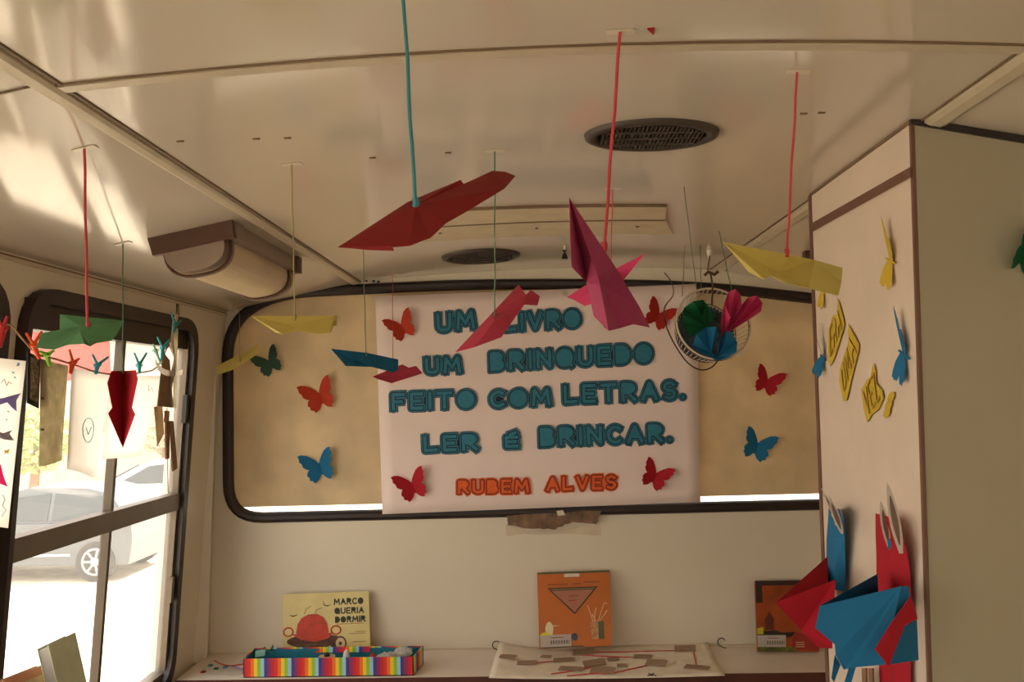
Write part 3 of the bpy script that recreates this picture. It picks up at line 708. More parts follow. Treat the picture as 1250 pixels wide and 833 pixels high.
def uprof(w, d, top=.032, e=2.6, n=16):
    out = []
    for i in range(n+1):
        a = PI*i/n; cx, sx = math.cos(a), math.sin(a)
        out.append((-w*math.copysign(abs(cx)**(2/e), cx), top+(d-top)*abs(sx)**(2/e)))
    return out
P1 = uprof(.80, .088)
lprism('diffuser', uprof(.78, .086), LA+.03, LB-.03, M['diffuser'])
lprism('lens_end', uprof(.74, .082), LA+.0, LA+.03, M['lamp_grey'])
lprism('lens_end', uprof(.78, .086), LB-.03, LB-.004, M['lamp_grey'])
for y in (LA+.022, LA+.034, LB-.055, LB-.03):
    G().tube([lp(s*1.01, d+.001, y) for s, d in P1], .0032, 6).build('band', M['lamp_brown'] if y in (LA+.022, LB-.055) else M['lamp_grey'], lt)
G().box((lp(1, 0, 0).x-.005, LB-.04, lp(1, .03, 0).z-.01), (lp(1, 0, 0).x+.012, LB-.0, lp(1, .0, 0).z)).build('clip', M['lamp_brown'], lt)
G().box((lp(1, 0, 0).x-.006, LA+.02, lp(1, .03, 0).z-.004), (lp(1, 0, 0).x+.006, LA+.06, lp(1, .0, 0).z)).build('clip', M['lamp_grey'], lt)
# ================================================================ BASKET
BY = 1.95
bc = at(871, 395, BY); br = 46/1075*BY
ax = Vector((-.12, 1, -.28)).normalized()       # from the mouth into the basket
bu = Vector((1, .12, 0)).normalized(); bu = (bu-ax*bu.dot(ax)).normalized(); bv = bu.cross(ax); bv = bv if bv.z > 0 else -bv
bk = thing('wire_basket', bc-bv*br, 'round white wire basket hung from the ceiling, mouth facing forward, holding folded papers', 'basket')
def bring(r, d, n=48): return [bc+ax*d+(bu*math.cos(2*PI*i/n)+bv*math.sin(2*PI*i/n))*r for i in range(n)]
wirem = plain('white_wire', (206, 192, 170), rough=.4); wired = plain('rusty_wire', (98, 78, 60), rough=.5)
G().tube(bring(br, 0), .0022, 8, closed=True).build('rim', wirem, bk)
G().tube(bring(br*1.0, .008), .0018, 6, closed=True).build('rim', wired, bk)
g = G()
for i in range(0, 48):
    a = 2*PI*i/48; d = bu*math.cos(a)+bv*math.sin(a)
    g.tube([bc+d*br, bc+d*br*.93+ax*.03, bc+d*br*.84+ax*.06, bc+d*br*.7+ax*.075], .0010, 4)
g.build('side_wires', wirem, bk)
G().tube(bring(br*.84, .06), .0015, 6, closed=True).build('lower_ring', wired, bk)
g = G(); g.add(bring(br*.83, .066)+bring(br*.83, .070), [tuple(range(48)), tuple(range(95, 47, -1))]+[(i, (i+1) % 48, 48+(i+1) % 48, 48+i) for i in range(48)])
g.build('lining', plain('blue_grey_cloth', (70, 84, 92), rough=.9, noise=.3, scale=60), bk)
for (ax_, ay_), (bx_, by_), m_ in (((835, 228), (850, 352), yr_green), ((878, 282), (893, 355), yr_green), ((836, 300), (833, 362), yr_green), ((855, 300), (856, 352), yr_green)):
    G().tube(string_pts(ceil_at(ax_, ay_)-Vector((0,0,.001)), at(bx_, by_, BY)), .0010, 5).build('cord', m_, bk)
hb = ceil_at(866, 306)
G().tube([hb, hb-Vector((0, 0, .02))], [.009, .005], 8).build('hook_plate', M['tape'], bk)
G().tube([hb-Vector((0, 0, .015)), at(864, 330, 2.1), at(868, 337, 2.0), at(870, 350, BY), at(869, 372, BY+.02)], .0022, 6).build('hook', M['lamp_brown'], bk)
tl = at(868, 334, 2.0); G().tube([tl+Vector((-.015, 0, -.004)), tl+Vector((-.006, 0, .004)), tl+Vector((.008, 0, -.003)), tl+Vector((.016, 0, .004))], .004, 6).build('wire_twist', M['lamp_brown'], bk)
def fan(label, center, dirs, m, dep, name='paper_flower'):
    """folded paper: petals, each a creased pair of triangles rising from a pinched centre"""
    c0 = at(center[0], center[1], dep); t = thing(name, c0, label, 'folded paper', 'folded papers in the basket')
    for pts in dirs:
        V = [c0+ax*.0]+[at(x, y, d) for x, y, d in pts]
        Fs = [(0, i, i+1) for i in range(1, len(V)-1)]
        mesh('petal', V, Fs, m, t, solid=.0006)
    return t
b = BY
fan('hot pink folded paper fan in the hanging basket, upper right', (886, 408), [
  [(880, 404, b-.01), (884, 371, b-.05), (889, 357, b-.03), (898, 353, b-.04), (904, 360, b-.02), (906, 372, b-.05)],
  [(906, 372, b-.05), (913, 363, b-.02), (924, 361, b-.04), (931, 370, b-.01), (929, 380, b-.05), (918, 388, b-.02), (902, 398, b-.01)],
  [(880, 395, b-.03), (884, 370, b-.05), (892, 388, b-.04), (880, 410, b-.03)]], M['hotpink'], b+.0)
fan('deep green folded paper fan in the hanging basket, left side', (866, 400), [
  [(868, 378, b-.02), (858, 366, b+.01), (846, 368, b-.02), (835, 376, b+.01), (833, 384, b-.03)],
  [(833, 384, b-.03), (834, 396, b), (842, 412, b-.02), (852, 410, b+.01), (862, 404, b-.01)],
  [(872, 385, b+.0), (862, 372, b-.01), (856, 390, b-.03)]], M['deepgreen'], b+.02)
fan('blue folded paper fan in the hanging basket, lower left', (868, 432), [
  [(846, 422, b-.02), (850, 408, b-.04), (862, 400, b-.01), (874, 399, b-.05), (877, 410, b-.02)],
  [(846, 422, b-.02), (844, 418, b-.01), (850, 428, b-.04), (866, 436, b-.03)]], M['blue'], b-.01)
fan('blue folded paper fan in the hanging basket, lower right', (876, 436), [
  [(877, 420, b-.04), (886, 404, b-.02), (893, 406, b-.05), (900, 418, b-.02), (899, 430, b-.05), (886, 438, b-.02)],
  [(866, 428, b-.04), (868, 438, b-.02), (876, 441, b-.05), (890, 436, b-.04)]], M['blue'], b-.015)
# black cable hanging round the basket
cb = [(811, 333, 2.78), (818, 342, 2.74), (822, 352, 2.6), (821, 362, 2.3), (812, 374, 2.1), (811, 390, 1.97), (819, 412, 1.90), (832, 434, 1.88), (843, 446, 1.87), (856, 452, 1.87), (868, 449, 1.87), (876, 441, 1.90)]
def smoothpts(P, k=4):
    out = []; P = [Vector(p) for p in P]; n = len(P)
    for i in range(n-1):
        p0, p1, p2, p3 = P[max(i-1, 0)], P[i], P[i+1], P[min(i+2, n-1)]
        for j in range(k):
            t = j/k; out.append(.5*((2*p1)+(p2-p0)*t+(2*p0-5*p1+4*p2-p3)*t*t+(3*p1-p0-3*p2+p3)*t**3))
    out.append(P[-1]); return out
tag(G().tube(smoothpts([at(*p) for p in cb]), .0016, 6).build('cable', M['black']), 'thin black cable looping down round the left of the wire basket', 'cable')
# ================================================================ COUNTER ITEMS
def bookbox(label, px4, Y0, Y1, th, m_cover, name='book', group='picture books leaning on the rear wall'):
    """px4 BL BR TR TL on the front cover; bottom at depth Y0, top at Y1"""
    c = [at(*px4[0], Y0), at(*px4[1], Y0), at(*px4[2], Y1), at(*px4[3], Y1)]
    dz = ZCT+.0015-min(c[0].z, c[1].z); 
    for v in c: v.z += dz if abs(dz) < .02 else 0
    n = (c[1]-c[0]).cross(c[3]-c[0]).normalized(); n = n if n.y < 0 else -n
    for v in c: v.z += abs(n.z)*th
    t = thing(name, (c[0]+c[1])/2, label, 'book', group)
    u = (c[1]-c[0]).normalized(); v = (c[3]-c[0]).normalized()
    a = [p-n*.0008 for p in c]; G().hexa(c, a).build('front_cover', m_cover, t)
    pg = [c[0]-n*.001+v*.002+u*.001, c[1]-n*.001+v*.002-u*.003, c[2]-n*.001-v*.002-u*.003, c[3]-n*.001-v*.002+u*.001]
    G().hexa(pg, [p-n*(th-.002) for p in pg]).build('pages', M['paper'], t)
    bk_ = [p-n*(th-.0008) for p in c]; G().hexa(bk_, [p-n*.0008 for p in bk_]).build('back_cover', m_cover, t)
    sp = [c[0], c[3]]; G().hexa([c[0]-u*.001, c[0]+u*.0002, c[3]+u*.0002, c[3]-u*.001], [p-n*th for p in (c[0]-u*.001, c[0]+u*.0002, c[3]+u*.0002, c[3]-u*.001)]).build('spine', m_cover, t)
    return t, c, n, u, v
def bprism(t, c, n, pts, name, m, lift=.0006, th=.0004):
    P = [bil(c, x, y)+n*lift for x, y in pts]
    return G().prism(P, n*th).build(name, m, t)
def ell(cx, cy, rx, ry, n=20, a0=0, a1=360): return [(cx+rx*math.cos(math.radians(a0+(a1-a0)*i/n)), cy+ry*math.sin(math.radians(a0+(a1-a0)*i/n))) for i in range(n+(0 if a1-a0 == 360 else 1))]
m_yb = plain('pale_yellow_cover', (216, 198, 132), rough=.4, noise=.06, scale=12)
t, c, n, u, v = bookbox('pale yellow picture book titled MARCO QUERIA DORMIR leaning behind the rainbow box', [(346, 800), (452, 795), (450, 721), (345, 725)], 2.745, 2.775, .010, m_yb)
red_p = plain('pot_red', (196, 62, 38), noise=.12, scale=40); brn = plain('ink_brown', (84, 46, 30), noise=.2, scale=60); inkd = plain('ink_dark_green', (44, 48, 32)); cream2 = plain('drawing_cream', (214, 190, 140))
def bw(txt, x0, y0, x1, y1, m, r=.0019, nm='title', th=0):
    quad_w = [bil(c, x0, y0), bil(c, x1, y0), bil(c, x1, y1), bil(c, x0, y1)]
    S, W = lay_word(txt, .3); O = quad_w[0]; U = (quad_w[1]-O); VV = (quad_w[3]-O)
    U1 = U.normalized(); V1 = VV.normalized(); g = G()
    S2 = [[(a/W*U.length, b*VV.length) for a, b in s] for s in S]
    stroke_polys(g, S2, r, O, U1, V1, n, .0008); return flat(nm, g, m, t)
bw('MARCO', .60, .80, .93, .89, inkd); bw('QUERIA', .605, .65, .935, .735, inkd); bw('DORMIR', .61, .505, .95, .59, inkd)
bprism(t, c, n, ell(.36, .22, .32, .11)+[], 'pot_drawing', brn, .0006)
bprism(t, c, n, [(.15, .35), (.17, .5), (.22, .6), (.30, .655), (.40, .655), (.47, .6), (.51, .5), (.53, .35), (.44, .30), (.34, .28), (.22, .30)], 'pot_drawing', red_p, .0012)
bprism(t, c, n, [(.10, .34), (.58, .34), (.52, .25), (.36, .20), (.2, .25)], 'pot_drawing', red_p, .0010)
bprism(t, c, n, [(.14, .18), (.18, .03), (.48, .03), (.53, .18)], 'trivet_drawing', plain('drawing_brown', (112, 78, 52), noise=.3, scale=80), .0014)
for cx in (.06, .61):
    pts = ell(cx, .38, .055, .07, 12); g = G(); P = [bil(c, *q)+n*.0018 for q in pts]; g.tube(P, .0022, 5, closed=True); g.build('handle_drawing', red_p, t)
for P in ([(.25, .66), (.27, .74), (.33, .79)], [(.37, .66), (.39, .72), (.46, .755)]):
    G().tube([bil(c, *q)+n*.0014 for q in P], .0007, 4).build('drawn_line', brn, t)
for P in ([(.47, .86), (.48, .80), (.52, .78), (.56, .80)], [(.08, .66), (.12, .63), (.17, .66)]):
    G().tube([bil(c, *q)+n*.0014 for q in P], [.0006]+[.0016]*(len(P)-2)+[.0006], 4).build('drawn_crescent', inkd, t)
bprism(t, c, n, ell(.66, .16, .07, .12), 'wheel_drawing', brn, .0010); bprism(t, c, n, ell(.66, .16, .055, .095), 'wheel_drawing', cream2, .0014); bprism(t, c, n, ell(.66, .16, .018, .03), 'wheel_drawing', brn, .0018)
bprism(t, c, n, [(.545, .2), (.60, .17), (.60, .13), (.56, .08), (.55, .12), (.57, .15)], 'wheel_drawing', brn, .0010)
for x0, x1, y in ((.62, .95, .47), (.84, .95, .335), (.76, .95, .305), (.80, .95, .17)):
    bprism(t, c, n, [(x0, y), (x1, y), (x1, y+.012), (x0, y+.012)], 'printed_line', plain('print_brown', (166, 134, 88)), .0008)
bprism(t, c, n, ell(.05, .08, .045, .05), 'yellow_spot', plain('spot_yellow', (226, 212, 30)), .0008)
# orange book
m_ob = plain('orange_cover', (192, 104, 40), rough=.4, noise=.05, scale=10)
t, c, n, u, v = bookbox('orange picture book with a downward triangle, standing at the middle of the counter', [(659, 794), (747, 790), (744, 698), (656, 701)], 2.70, 2.775, .012, m_ob)
olive = plain('olive_edge', (96, 92, 58)); bprism(t, c, n, [(0, .972), (1, .972), (1, 1), (0, 1)], 'cover_strip', olive, .0006); bprism(t, c, n, [(0.03, 0), (.62, 0), (.6, .02), (.03, .02)], 'cover_strip', olive, .0006)
bprism(t, c, n, [(.13, .785), (.83, .785), (.50, .425)], 'triangle_outline', inkd, .0006); bprism(t, c, n, [(.19, .745), (.77, .745), (.50, .45)], 'triangle', plain('triangle_brown', (172, 112, 88)), .0011)
bprism(t, c, n, [(.16, .772), (.80, .772), (.78, .752), (.18, .752)], 'triangle_band', plain('band_grey', (122, 104, 76)), .0012)
bprism(t, c, n, [(.37, .925), (.58, .925), (.58, .97), (.37, .97)], 'tape', M['tape'], .001)
for x0, x1, y in ((.14, .42, .82), (.47, .60, .82), (.64, .86, .84), (.42, .57, .66), (.42, .53, .60)):
    bprism(t, c, n, [(x0, y), (x1, y), (x1, y+.018), (x0, y+.018)], 'printed_line', plain('print_rust', (150, 84, 40)), .0014)
bprism(t, c, n, ell(.14, .24, .055, .10)+[], 'bird_drawing', plain('bird_cream', (226, 214, 172)), .0008); bprism(t, c, n, [(.19, .295), (.28, .285), (.19, .275)], 'bird_drawing', cream2, .0009)
bprism(t, c, n, ell(.085, .17, .07, .035), 'yellow_spot', plain('spot_yellow2', (222, 206, 24)), .001)
bprism(t, c, n, [(.73, .09), (.90, .09), (.90, .32), (.73, .32)], 'cup_drawing', plain('cup_green', (92, 92, 58)), .0008); bprism(t, c, n, [(.73, .09), (.82, .09), (.82, .32), (.71, .32)], 'cup_drawing', plain('cup_tan', (196, 142, 96), noise=.2, scale=90), .0011)
for P in ([(.75, .32), (.70, .48), (.68, .54)], [(.77, .32), (.78, .44), (.80, .50)], [(.82, .32), (.88, .48), (.91, .56), (.95, .55)], [(.84, .32), (.95, .46)], [(.79, .32), (.74, .42)]):
    G().tube([bil(c, *q)+n*.0012 for q in P], .0016, 4).build('twig_drawing', plain('twig', (222, 186, 140)), t)
def sticker(x0, x1, y0, y1):
    s = bprism(t, c, n, [(x0, y0), (x1, y0), (x1, y1), (x0, y1)], 'sticker', M['paper'], .0012)
    g = G(); k = 22; w = (x1-x0)
    for i in range(k):
        if i % 3 == 2: continue
        xx = x0+w*(.33+.62*i/k); P = [bil(c, *q)+n*.0018 for q in ((xx, y0+(y1-y0)*.22), (xx+w*.018, y0+(y1-y0)*.22), (xx+w*.018, y0+(y1-y0)*.52), (xx, y0+(y1-y0)*.52))]
        g.add(P, [(0, 1, 2, 3)])
    o = flat('barcode', g, plain('barcode_ink', (70, 60, 72)), t)
    bprism(t, c, n, [(x0+w*.35, y0+(y1-y0)*.72), (x0+w*.75, y0+(y1-y0)*.72), (x0+w*.75, y0+(y1-y0)*.78), (x0+w*.35, y0+(y1-y0)*.78)], 'printed_line', plain('print_red', (170, 110, 100)), .0018)
sticker(.01, .44, .015, .17)
bprism(t, c, n, ell(.49, .13, .045, .05), 'snail_drawing', plain('snail_blue', (84, 88, 100), noise=.3, scale=90), .0008)
# dark orange book at the right
m_db = plain('dark_sunset_cover', (168, 74, 24), rough=.35, noise=.25, scale=9)
t, c, n, u, v = bookbox('dark orange picture book with a barcode sticker, partly hidden behind the red paper cone', [(925, 791), (1000, 791), (998, 704), (922, 705)], 2.71, 2.775, .012, m_db)
bprism(t, c, n, [(0, .93), (1, .93), (1, 1), (0, 1)], 'cover_band', plain('cover_dark', (52, 30, 20)), .0006)
bprism(t, c, n, [(0, .68), (.10, .68), (.10, 1), (0, 1)], 'cover_band', plain('cover_dark', (52, 30, 20)), .0007)
bprism(t, c, n, [(.14, .30), (.13, .45), (.18, .5), (.2, .56), (.24, .5), (.27, .46), (.27, .30)], 'house_drawing', plain('drawing_maroon', (92, 34, 18)), .0008)
bprism(t, c, n, [(.0, .2), (.55, .2), (.62, .27), (.4, .26), (.28, .30), (.15, .28), (0, .30)], 'ground_drawing', plain('drawing_black', (34, 22, 12)), .0007)
bprism(t, c, n, [(.0, .0), (.62, .0), (.62, .06), (0, .06)], 'ground_drawing', plain('drawing_olive', (88, 90, 26), noise=.4, scale=60), .0007)
bprism(t, c, n, [(.0, .24), (.1, .24), (.1, .34), (0, .32)], 'yellow_spot', plain('spot_yellow3', (196, 190, 30)), .0012)
bprism(t, c, n, [(.55, .02), (1, .02), (1, .22), (.58, .27)], 'cover_panel', plain('cover_red', (158, 40, 30)), .0006)
sticker(.0, .46, .06, .225)
for y in (.06, .09, .12): bprism(t, c, n, [(.62, y), (.76, y), (.76, y+.01), (.62, y+.01)], 'printed_line', cream2, .001)
# books against the side window (lower left)
def leaning(label, px4, ds, th, m, deco=None):
    c = [at(*p, d) for p, d in zip(px4, ds)]; n = (c[1]-c[0]).cross(c[3]-c[0]).normalized()
    if n.dot(CAM-c[0]) < 0: n = -n
    t = thing('book', (c[0]+c[1])/2, label, 'book', 'books beside the side window'); u = (c[1]-c[0]).normalized(); v = (c[3]-c[0]).normalized()
    G().hexa(c, [p-n*.0015 for p in c]).build('front_cover', m, t)
    pg = [c[0]-n*.0015+u*.002, c[1]-n*.0015-u*.003, c[2]-n*.0015-u*.003-v*.003, c[3]-n*.0015+u*.002-v*.003]
    G().hexa(pg, [p-n*(th-.003) for p in pg]).build('pages', M['paper'], t)
    b_ = [p-n*(th-.0015) for p in c]; G().hexa(b_, [p-n*.0015 for p in b_]).build('back_cover', m, t)
    return t, c, n, u, v
def low(px, d, z): p = at(px[0], px[1], d); return p
ZS = H0-.80
leaning('sage green book standing open-edged against the side window', [(88, 910), (121, 900), (92, 772), (59, 788)], [1.52, 1.62, 1.64, 1.54], .02, plain('sage_cover', (196, 204, 172), rough=.5))
t, c, n, u, v = leaning('brown-edged book with a tan cover picture, left of the sage green book', [(10, 930), (68, 905), (54, 811), (4, 831)], [1.42, 1.56, 1.58, 1.44], .015, plain('rust_cover', (200, 134, 96), rough=.5))
bprism(t, c, n, [(.12, .1), (.9, .1), (.9, .88), (.12, .88)], 'cover_picture', plain('picture_tan', (214, 190, 150), noise=.2, scale=30), .0006)
bprism(t, c, n, [(.5, .3), (.8, .35), (.75, .7), (.6, .8), (.45, .6)], 'cover_picture', plain('picture_brown', (126, 96, 62)), .0010)
# shelf that carries them (below the frame)
lo_z = min(at(88, 910, 1.52).z, at(10, 930, 1.42).z)-.03
ss = thing('side_shelf', (-.9, 1.2, lo_z-.04), 'cream shelf along the side wall under the side window', 'shelf')
G().box((xw(lo_z), .2, lo_z-.03), (-.78, 1.72, lo_z-.002)).build('board', M['counter'], ss)
G().box((xw(lo_z), .25, 0), (-.79, .27, lo_z-.03)).build('support_panel', M['counter'], ss)
G().box((xw(lo_z), 1.68, 0), (-.79, 1.70, lo_z-.03)).build('support_panel', M['counter'], ss)
# ---- rainbow box
rb = [(228,52,42),(240,120,36),(246,206,52),(150,200,60),(160,206,226),(72,64,140),(150,50,100),(206,40,60)]
M['rainbow'] = stripes_mat('rainbow_stripes', rb, .078)
tealc = plain('teal_card', (22, 112, 130), rough=.6)
bz = ZCT+.001; bxl = at(297, 832, 2.545).x; bxr = at(505, 828, 2.545).x; bh = .052; yf, yb = 2.545, 2.655
bx = thing('storage_box', ((bxl+bxr)/2, 2.63, bz), 'open shallow box with rainbow striped outside and teal inside', 'box')
xl2 = at(318, 790, 2.655).x; xr2 = at(517, 787, 2.655).x
fl, frr, brr, bl = Vector((bxl, yf, bz)), Vector((bxr, yf, bz)), Vector((xr2, yb, bz)), Vector((xl2-.02, yb, bz))
Zu = Vector((0, 0, 1))
def panel(a, b_, h0, h1, thv, m, nm):
    q = [a, b_, b_+Zu*h1, a+Zu*h0]; return G().hexa(q, [p+thv for p in q]).build(nm, m, bx)
panel(fl, frr, bh, bh, Vector((0, .003, 0)), M['rainbow'], 'front_wall'); panel(frr, brr, bh, bh, Vector((-.003, 0, 0)), M['rainbow'], 'side_wall')
panel(brr, bl, bh, bh, Vector((0, -.003, 0)), M['rainbow'], 'back_wall'); panel(bl, fl, bh, bh, Vector((.003, 0, 0)), M['rainbow'], 'side_wall')
e = .0034
panel(fl+Vector((e, e, 0)), frr+Vector((-e, e, 0)), bh-.002, bh-.002, Vector((0, .001, 0)), tealc, 'lining'); panel(frr+Vector((-e, e, 0)), brr+Vector((-e, -e, 0)), bh-.002, bh-.002, Vector((-.001, 0, 0)), tealc, 'lining')
panel(brr+Vector((-e, -e, 0)), bl+Vector((e, -e, 0)), bh-.003, bh-.003, Vector((0, -.001, 0)), tealc, 'lining'); panel(bl+Vector((e, -e, 0)), fl+Vector((e, e, 0)), bh-.002, bh-.002, Vector((.001, 0, 0)), tealc, 'lining')
G().hexa([fl, frr, brr, bl], [p+Vector((0, 0, .002)) for p in (fl, frr, brr, bl)]).build('bottom', tealc, bx)
q = [Vector((at(385, 795, yb).x, yb-.006, bz+bh-.014)), Vector((at(452, 795, yb).x, yb-.006, bz+bh-.014)), Vector((at(452, 795, yb).x, yb-.006, bz+bh+.002)), Vector((at(395, 795, yb).x, yb-.006, bz+bh+.002))]
G().hexa(q, [p+Vector((0, -.002, 0)) for p in q]).build('folded_flap', M['rainbow'], bx)
# contents
def crumple(c, rx, ry, rz, seed, m, name):
    g = ellipsoid(c, rx, ry, rz, 16, 10); r = random.Random(seed)
    c = Vector(c)
    for i, v_ in enumerate(g.V):
        k = 1+r.uniform(-.18, .18); g.V[i] = c+(v_-c)*k
    return g.build(name, m)
fz = bz+.003
tg = crumple((at(474, 801, 2.6).x, 2.60, fz+.024), .034, .035, .022, 3, M['paper'], 'tissue'); tag(tg, 'crumpled white tissue in the right of the rainbow box', 'tissue', 'white tissues in the rainbow box')
tg = crumple((at(493, 797, 2.62).x, 2.615, fz+.043), .026, .022, .013, 5, M['paper'], 'tissue'); tag(tg, 'small white tissue bunched at the right end of the rainbow box', 'tissue', 'white tissues in the rainbow box')
tag(ellipsoid((at(423, 803, 2.6).x, 2.60, fz+.029), .011, .011, .028).build('egg', plain('egg_white', (222, 214, 200))), 'small white egg-shaped piece standing in the middle of the rainbow box', 'egg-shaped piece')
p = Vector((at(401, 807, 2.62).x, 2.60, fz+.034))
d_ = thing('wooden_disc', p, 'pale wooden disc with a black knob in the rainbow box', 'wooden disc')
G().tube([p-Vector((0, 0, .034)), p], .006, 8).build('peg', cream2, d_)
G().tube([p, p+Vector((0, 0, .004))], .024, 20).build('disc', cream2, d_); G().tube([p+Vector((0, 0, .004)), p+Vector((0, 0, .010)), p+Vector((0, 0, .015))], [.008, .008, .003], 10).build('knob', M['black'], d_)
p = Vector((at(455, 805, 2.6).x, 2.6, fz+.02)); tag(G().tube([p-Vector((0,0,.02)), p+Vector((0, 0, .014)), p+Vector((0, 0, .026))], [.014, .012, .002], 10).build('paper_cone', M['orange']), 'small orange cone-shaped piece in the rainbow box', 'cone')
p = Vector((at(480, 805, 2.6).x, 2.59, fz+.02)); tag(ellipsoid(p+Vector((0, 0, .012)), .009, .009, .012).build('bead', plain('terracotta', (196, 106, 60))), 'small terracotta bead beside the tissue in the rainbow box', 'bead')
# green bunch in the left corner of the box
g = G(); r = random.Random(4); cc = Vector((at(324, 800, 2.61).x, 2.61, fz))
for i in range(40):
    a = r.uniform(0, 2*PI); rr = r.uniform(.006, .034); p = cc+Vector((math.cos(a)*rr, math.sin(a)*rr, r.uniform(.01, .062))); d2 = Vector((r.uniform(-1, 1), r.uniform(-1, 1), r.uniform(-.3, 1))).normalized()*.012; s2 = d2.cross(Vector((.3, .5, .8))).normalized()*.006
    g.add([p-s2, p+d2*.3-s2*.2, p+s2, p+d2], [(0, 1, 2, 3)])
gb = thing('ribbon_bunch', cc, 'dark green ribbon bunch with a mint tag in the left corner of the rainbow box', 'ribbon')
g.build('ribbons', plain('dark_green_ribbon', (20, 66, 58)), gb)
q = [at(311, 803, 2.6), at(323, 801, 2.61), at(324, 793, 2.61), at(312, 795, 2.6)]
mt = plain('mint_card', (150, 206, 188)); o = G().hexa(q, [p+Vector((0, .001, 0)) for p in q]).build('tag', mt, gb)
# yarns on the counter left of the box
def yarn(px, m, label, r=.0016, closed=False):
    P = smoothpts([atz(x, y, ZCT+.0022) for x, y in px]); o = G().tube(P, r, 6).build('yarn', m); tag(o, label, 'yarn', 'craft yarn on the counter'); return o
yarn([(262, 807), (270, 811), (282, 813), (297, 811)], M['orange'], 'orange yarn curved on the counter left of the rainbow box')
yarn([(284, 813), (290, 816), (298, 817)], plain('purple_yarn', (120, 80, 160)), 'purple yarn end on the counter left of the rainbow box')
P = [atz(272+26*math.cos(a), 820+6*math.sin(a), ZCT+.001) for a in [2*PI*k/24 for k in range(24)]]
tag(G().prism(P, (0, 0, .001)).build('paper_disc', M['paper']), 'white paper disc on the counter left of the rainbow box', 'paper disc')
for (x, y), m_, s in (((248, 821), M['red'], 'red'), ((257, 813), tealc, 'teal'), ((264, 817), M['deepgreen'], 'green'), ((275, 815), tealc, 'teal')):
    p = atz(x, y, ZCT+.003); o = G().box((p.x-.006, p.y-.006, p.z-.0005), (p.x+.006, p.y+.006, p.z+.0025)).build('confetti', m_)
    tag(o, {'red': 'red paper bit at the left end of the counter', 'teal': 'teal paper bit on the counter beside the white paper disc', 'green': 'green paper bit on the counter beside the white paper disc'}[s], 'confetti', 'paper bits on the counter, '+s)
# ---- map sheet with cardboard pieces
mp = [(588, 832), (885, 826), (862, 784), (602, 797)]
mq = [atz(x, y, ZCT+.0045) for x, y in mp]
ms = thing('paper_map', (mq[0]+mq[1])/2, 'cream paper sheet with red lines lying on the counter, left corner curled up', 'paper sheet')
def mf(u, v):
    p = bil(mq, u, v).copy(); p.z += .0008*math.sin(u*7+v*3)+.001
    k = max(0, .34-u)/.34; p.z += .030*k**1.6*(.25+.75*v); p.x += .02*k**2
    k2 = max(0, u-.9)/.1; p.z += .006*k2*k2*v; return p
V, Fs = sheet(mf, 30, 10); mesh('paper_sheet', V, Fs, plain('cream_paper', (236, 226, 206), rough=.8), ms, smooth=True, solid=.0006)
def invm(px, py):  # u,v on the map for a pixel
    best = None
    for i in range(61):
        for j in range(31):
            p = bil(mq, i/60, j/30); q = mf(i/60, j/30)
            r_ = q-CAM; d = Vector((r_.x*Xc.x+r_.y*Yc.x+r_.z*Zc.x, r_.x*Xc.y+r_.y*Yc.y+r_.z*Zc.y, r_.x*Xc.z+r_.y*Yc.z+r_.z*Zc.z))
            x = 625+F*d.x/d.z; y = 416.5-F*d.y/d.z; e_ = (x-px)**2+(y-py)**2
            if best is None or e_ < best[0]: best = (e_, i/60, j/30)
    return best[1:]
redm = plain('red_marker', (196, 62, 66))
for L in ([(712, 797), (760, 797), (838, 794)], [(848, 796), (849, 816)], [(650, 812), (672, 809), (700, 808)], [(675, 824), (700, 820), (722, 815)], [(690, 826), (724, 824), (748, 823), (790, 813)], [(700, 800), (750, 802), (790, 803)]):
    P = []
    for x, y in L: a, b_ = invm(x, y); P.append(mf(a, b_)+Vector((0, 0, .0012)))
    P2 = smoothpts(P, 3); g = G(); g.tube(P2, .0022, 4)
    for i in range(len(g.V)): pass
    g.build('red_line', redm, ms)
tg_ = [(620, 803, 22, 0), (643, 811, 26, 0), (667, 804, 14, 1), (691, 808, 28, 0), (711, 799, 28, 2), (696, 818, 30, 0), (728, 812, 30, 2), (736, 822, 30, 2), (749, 806, 16, 1), (757, 814, 12, 1), (787, 803, 24, 0), (803, 812, 26, 2), (838, 794, 28, 2), (849, 817, 30, 0)]
pos_w = ['at the curled left end of', 'near the left end of', 'small, upper left on', 'left of the middle of', 'under the orange book on', 'lower left on', 'in the middle of', 'lower middle of', 'small, top middle of', 'smallest, in the middle of', 'upper right of the middle of', 'right of the middle of', 'at the upper right corner of', 'at the lower right corner of']
for (x, y, w, k), s in zip(tg_, pos_w):
    a, b_ = invm(x, y); c0 = mf(a, b_)+Vector((0, 0, .002)); hw = w/2/1075*2.6; r = random.Random(x)
    an = r.uniform(-.35, .35); U = Vector((math.cos(an), math.sin(an), 0))*hw; W2 = Vector((-math.sin(an), math.cos(an), 0))*(.014 if k != 1 else .008)
    til = .010 if k == 2 else .003
    q = [c0-U-W2, c0+U*.85-W2+Vector((0, 0, .001)), c0+U+W2*.6+Vector((0, 0, til)), c0+U*.7+W2+Vector((0, 0, til)), c0-U*.9+W2+Vector((0, 0, til*.8))]
    o = G().hexa(q, [p+Vector((0, 0, .002)) for p in q]).build('cardboard_piece', M['cardboard'])
    tag(o, 'torn brown cardboard piece '+s+' the paper sheet with red lines', 'cardboard', 'cardboard pieces on the paper sheet')
# drawn figure on the sheet
a, b_ = invm(795, 825); c0 = mf(a, b_)+Vector((0, 0, .0015)); g = G()
for dx, dy in ((-.012, -.01), (.0, -.012), (.012, -.01), (-.006, .012), (.008, .012)): g.tube([c0, c0+Vector((dx, dy, 0))], .0016, 4)
g.build('ink_figure', M['black'], ms)
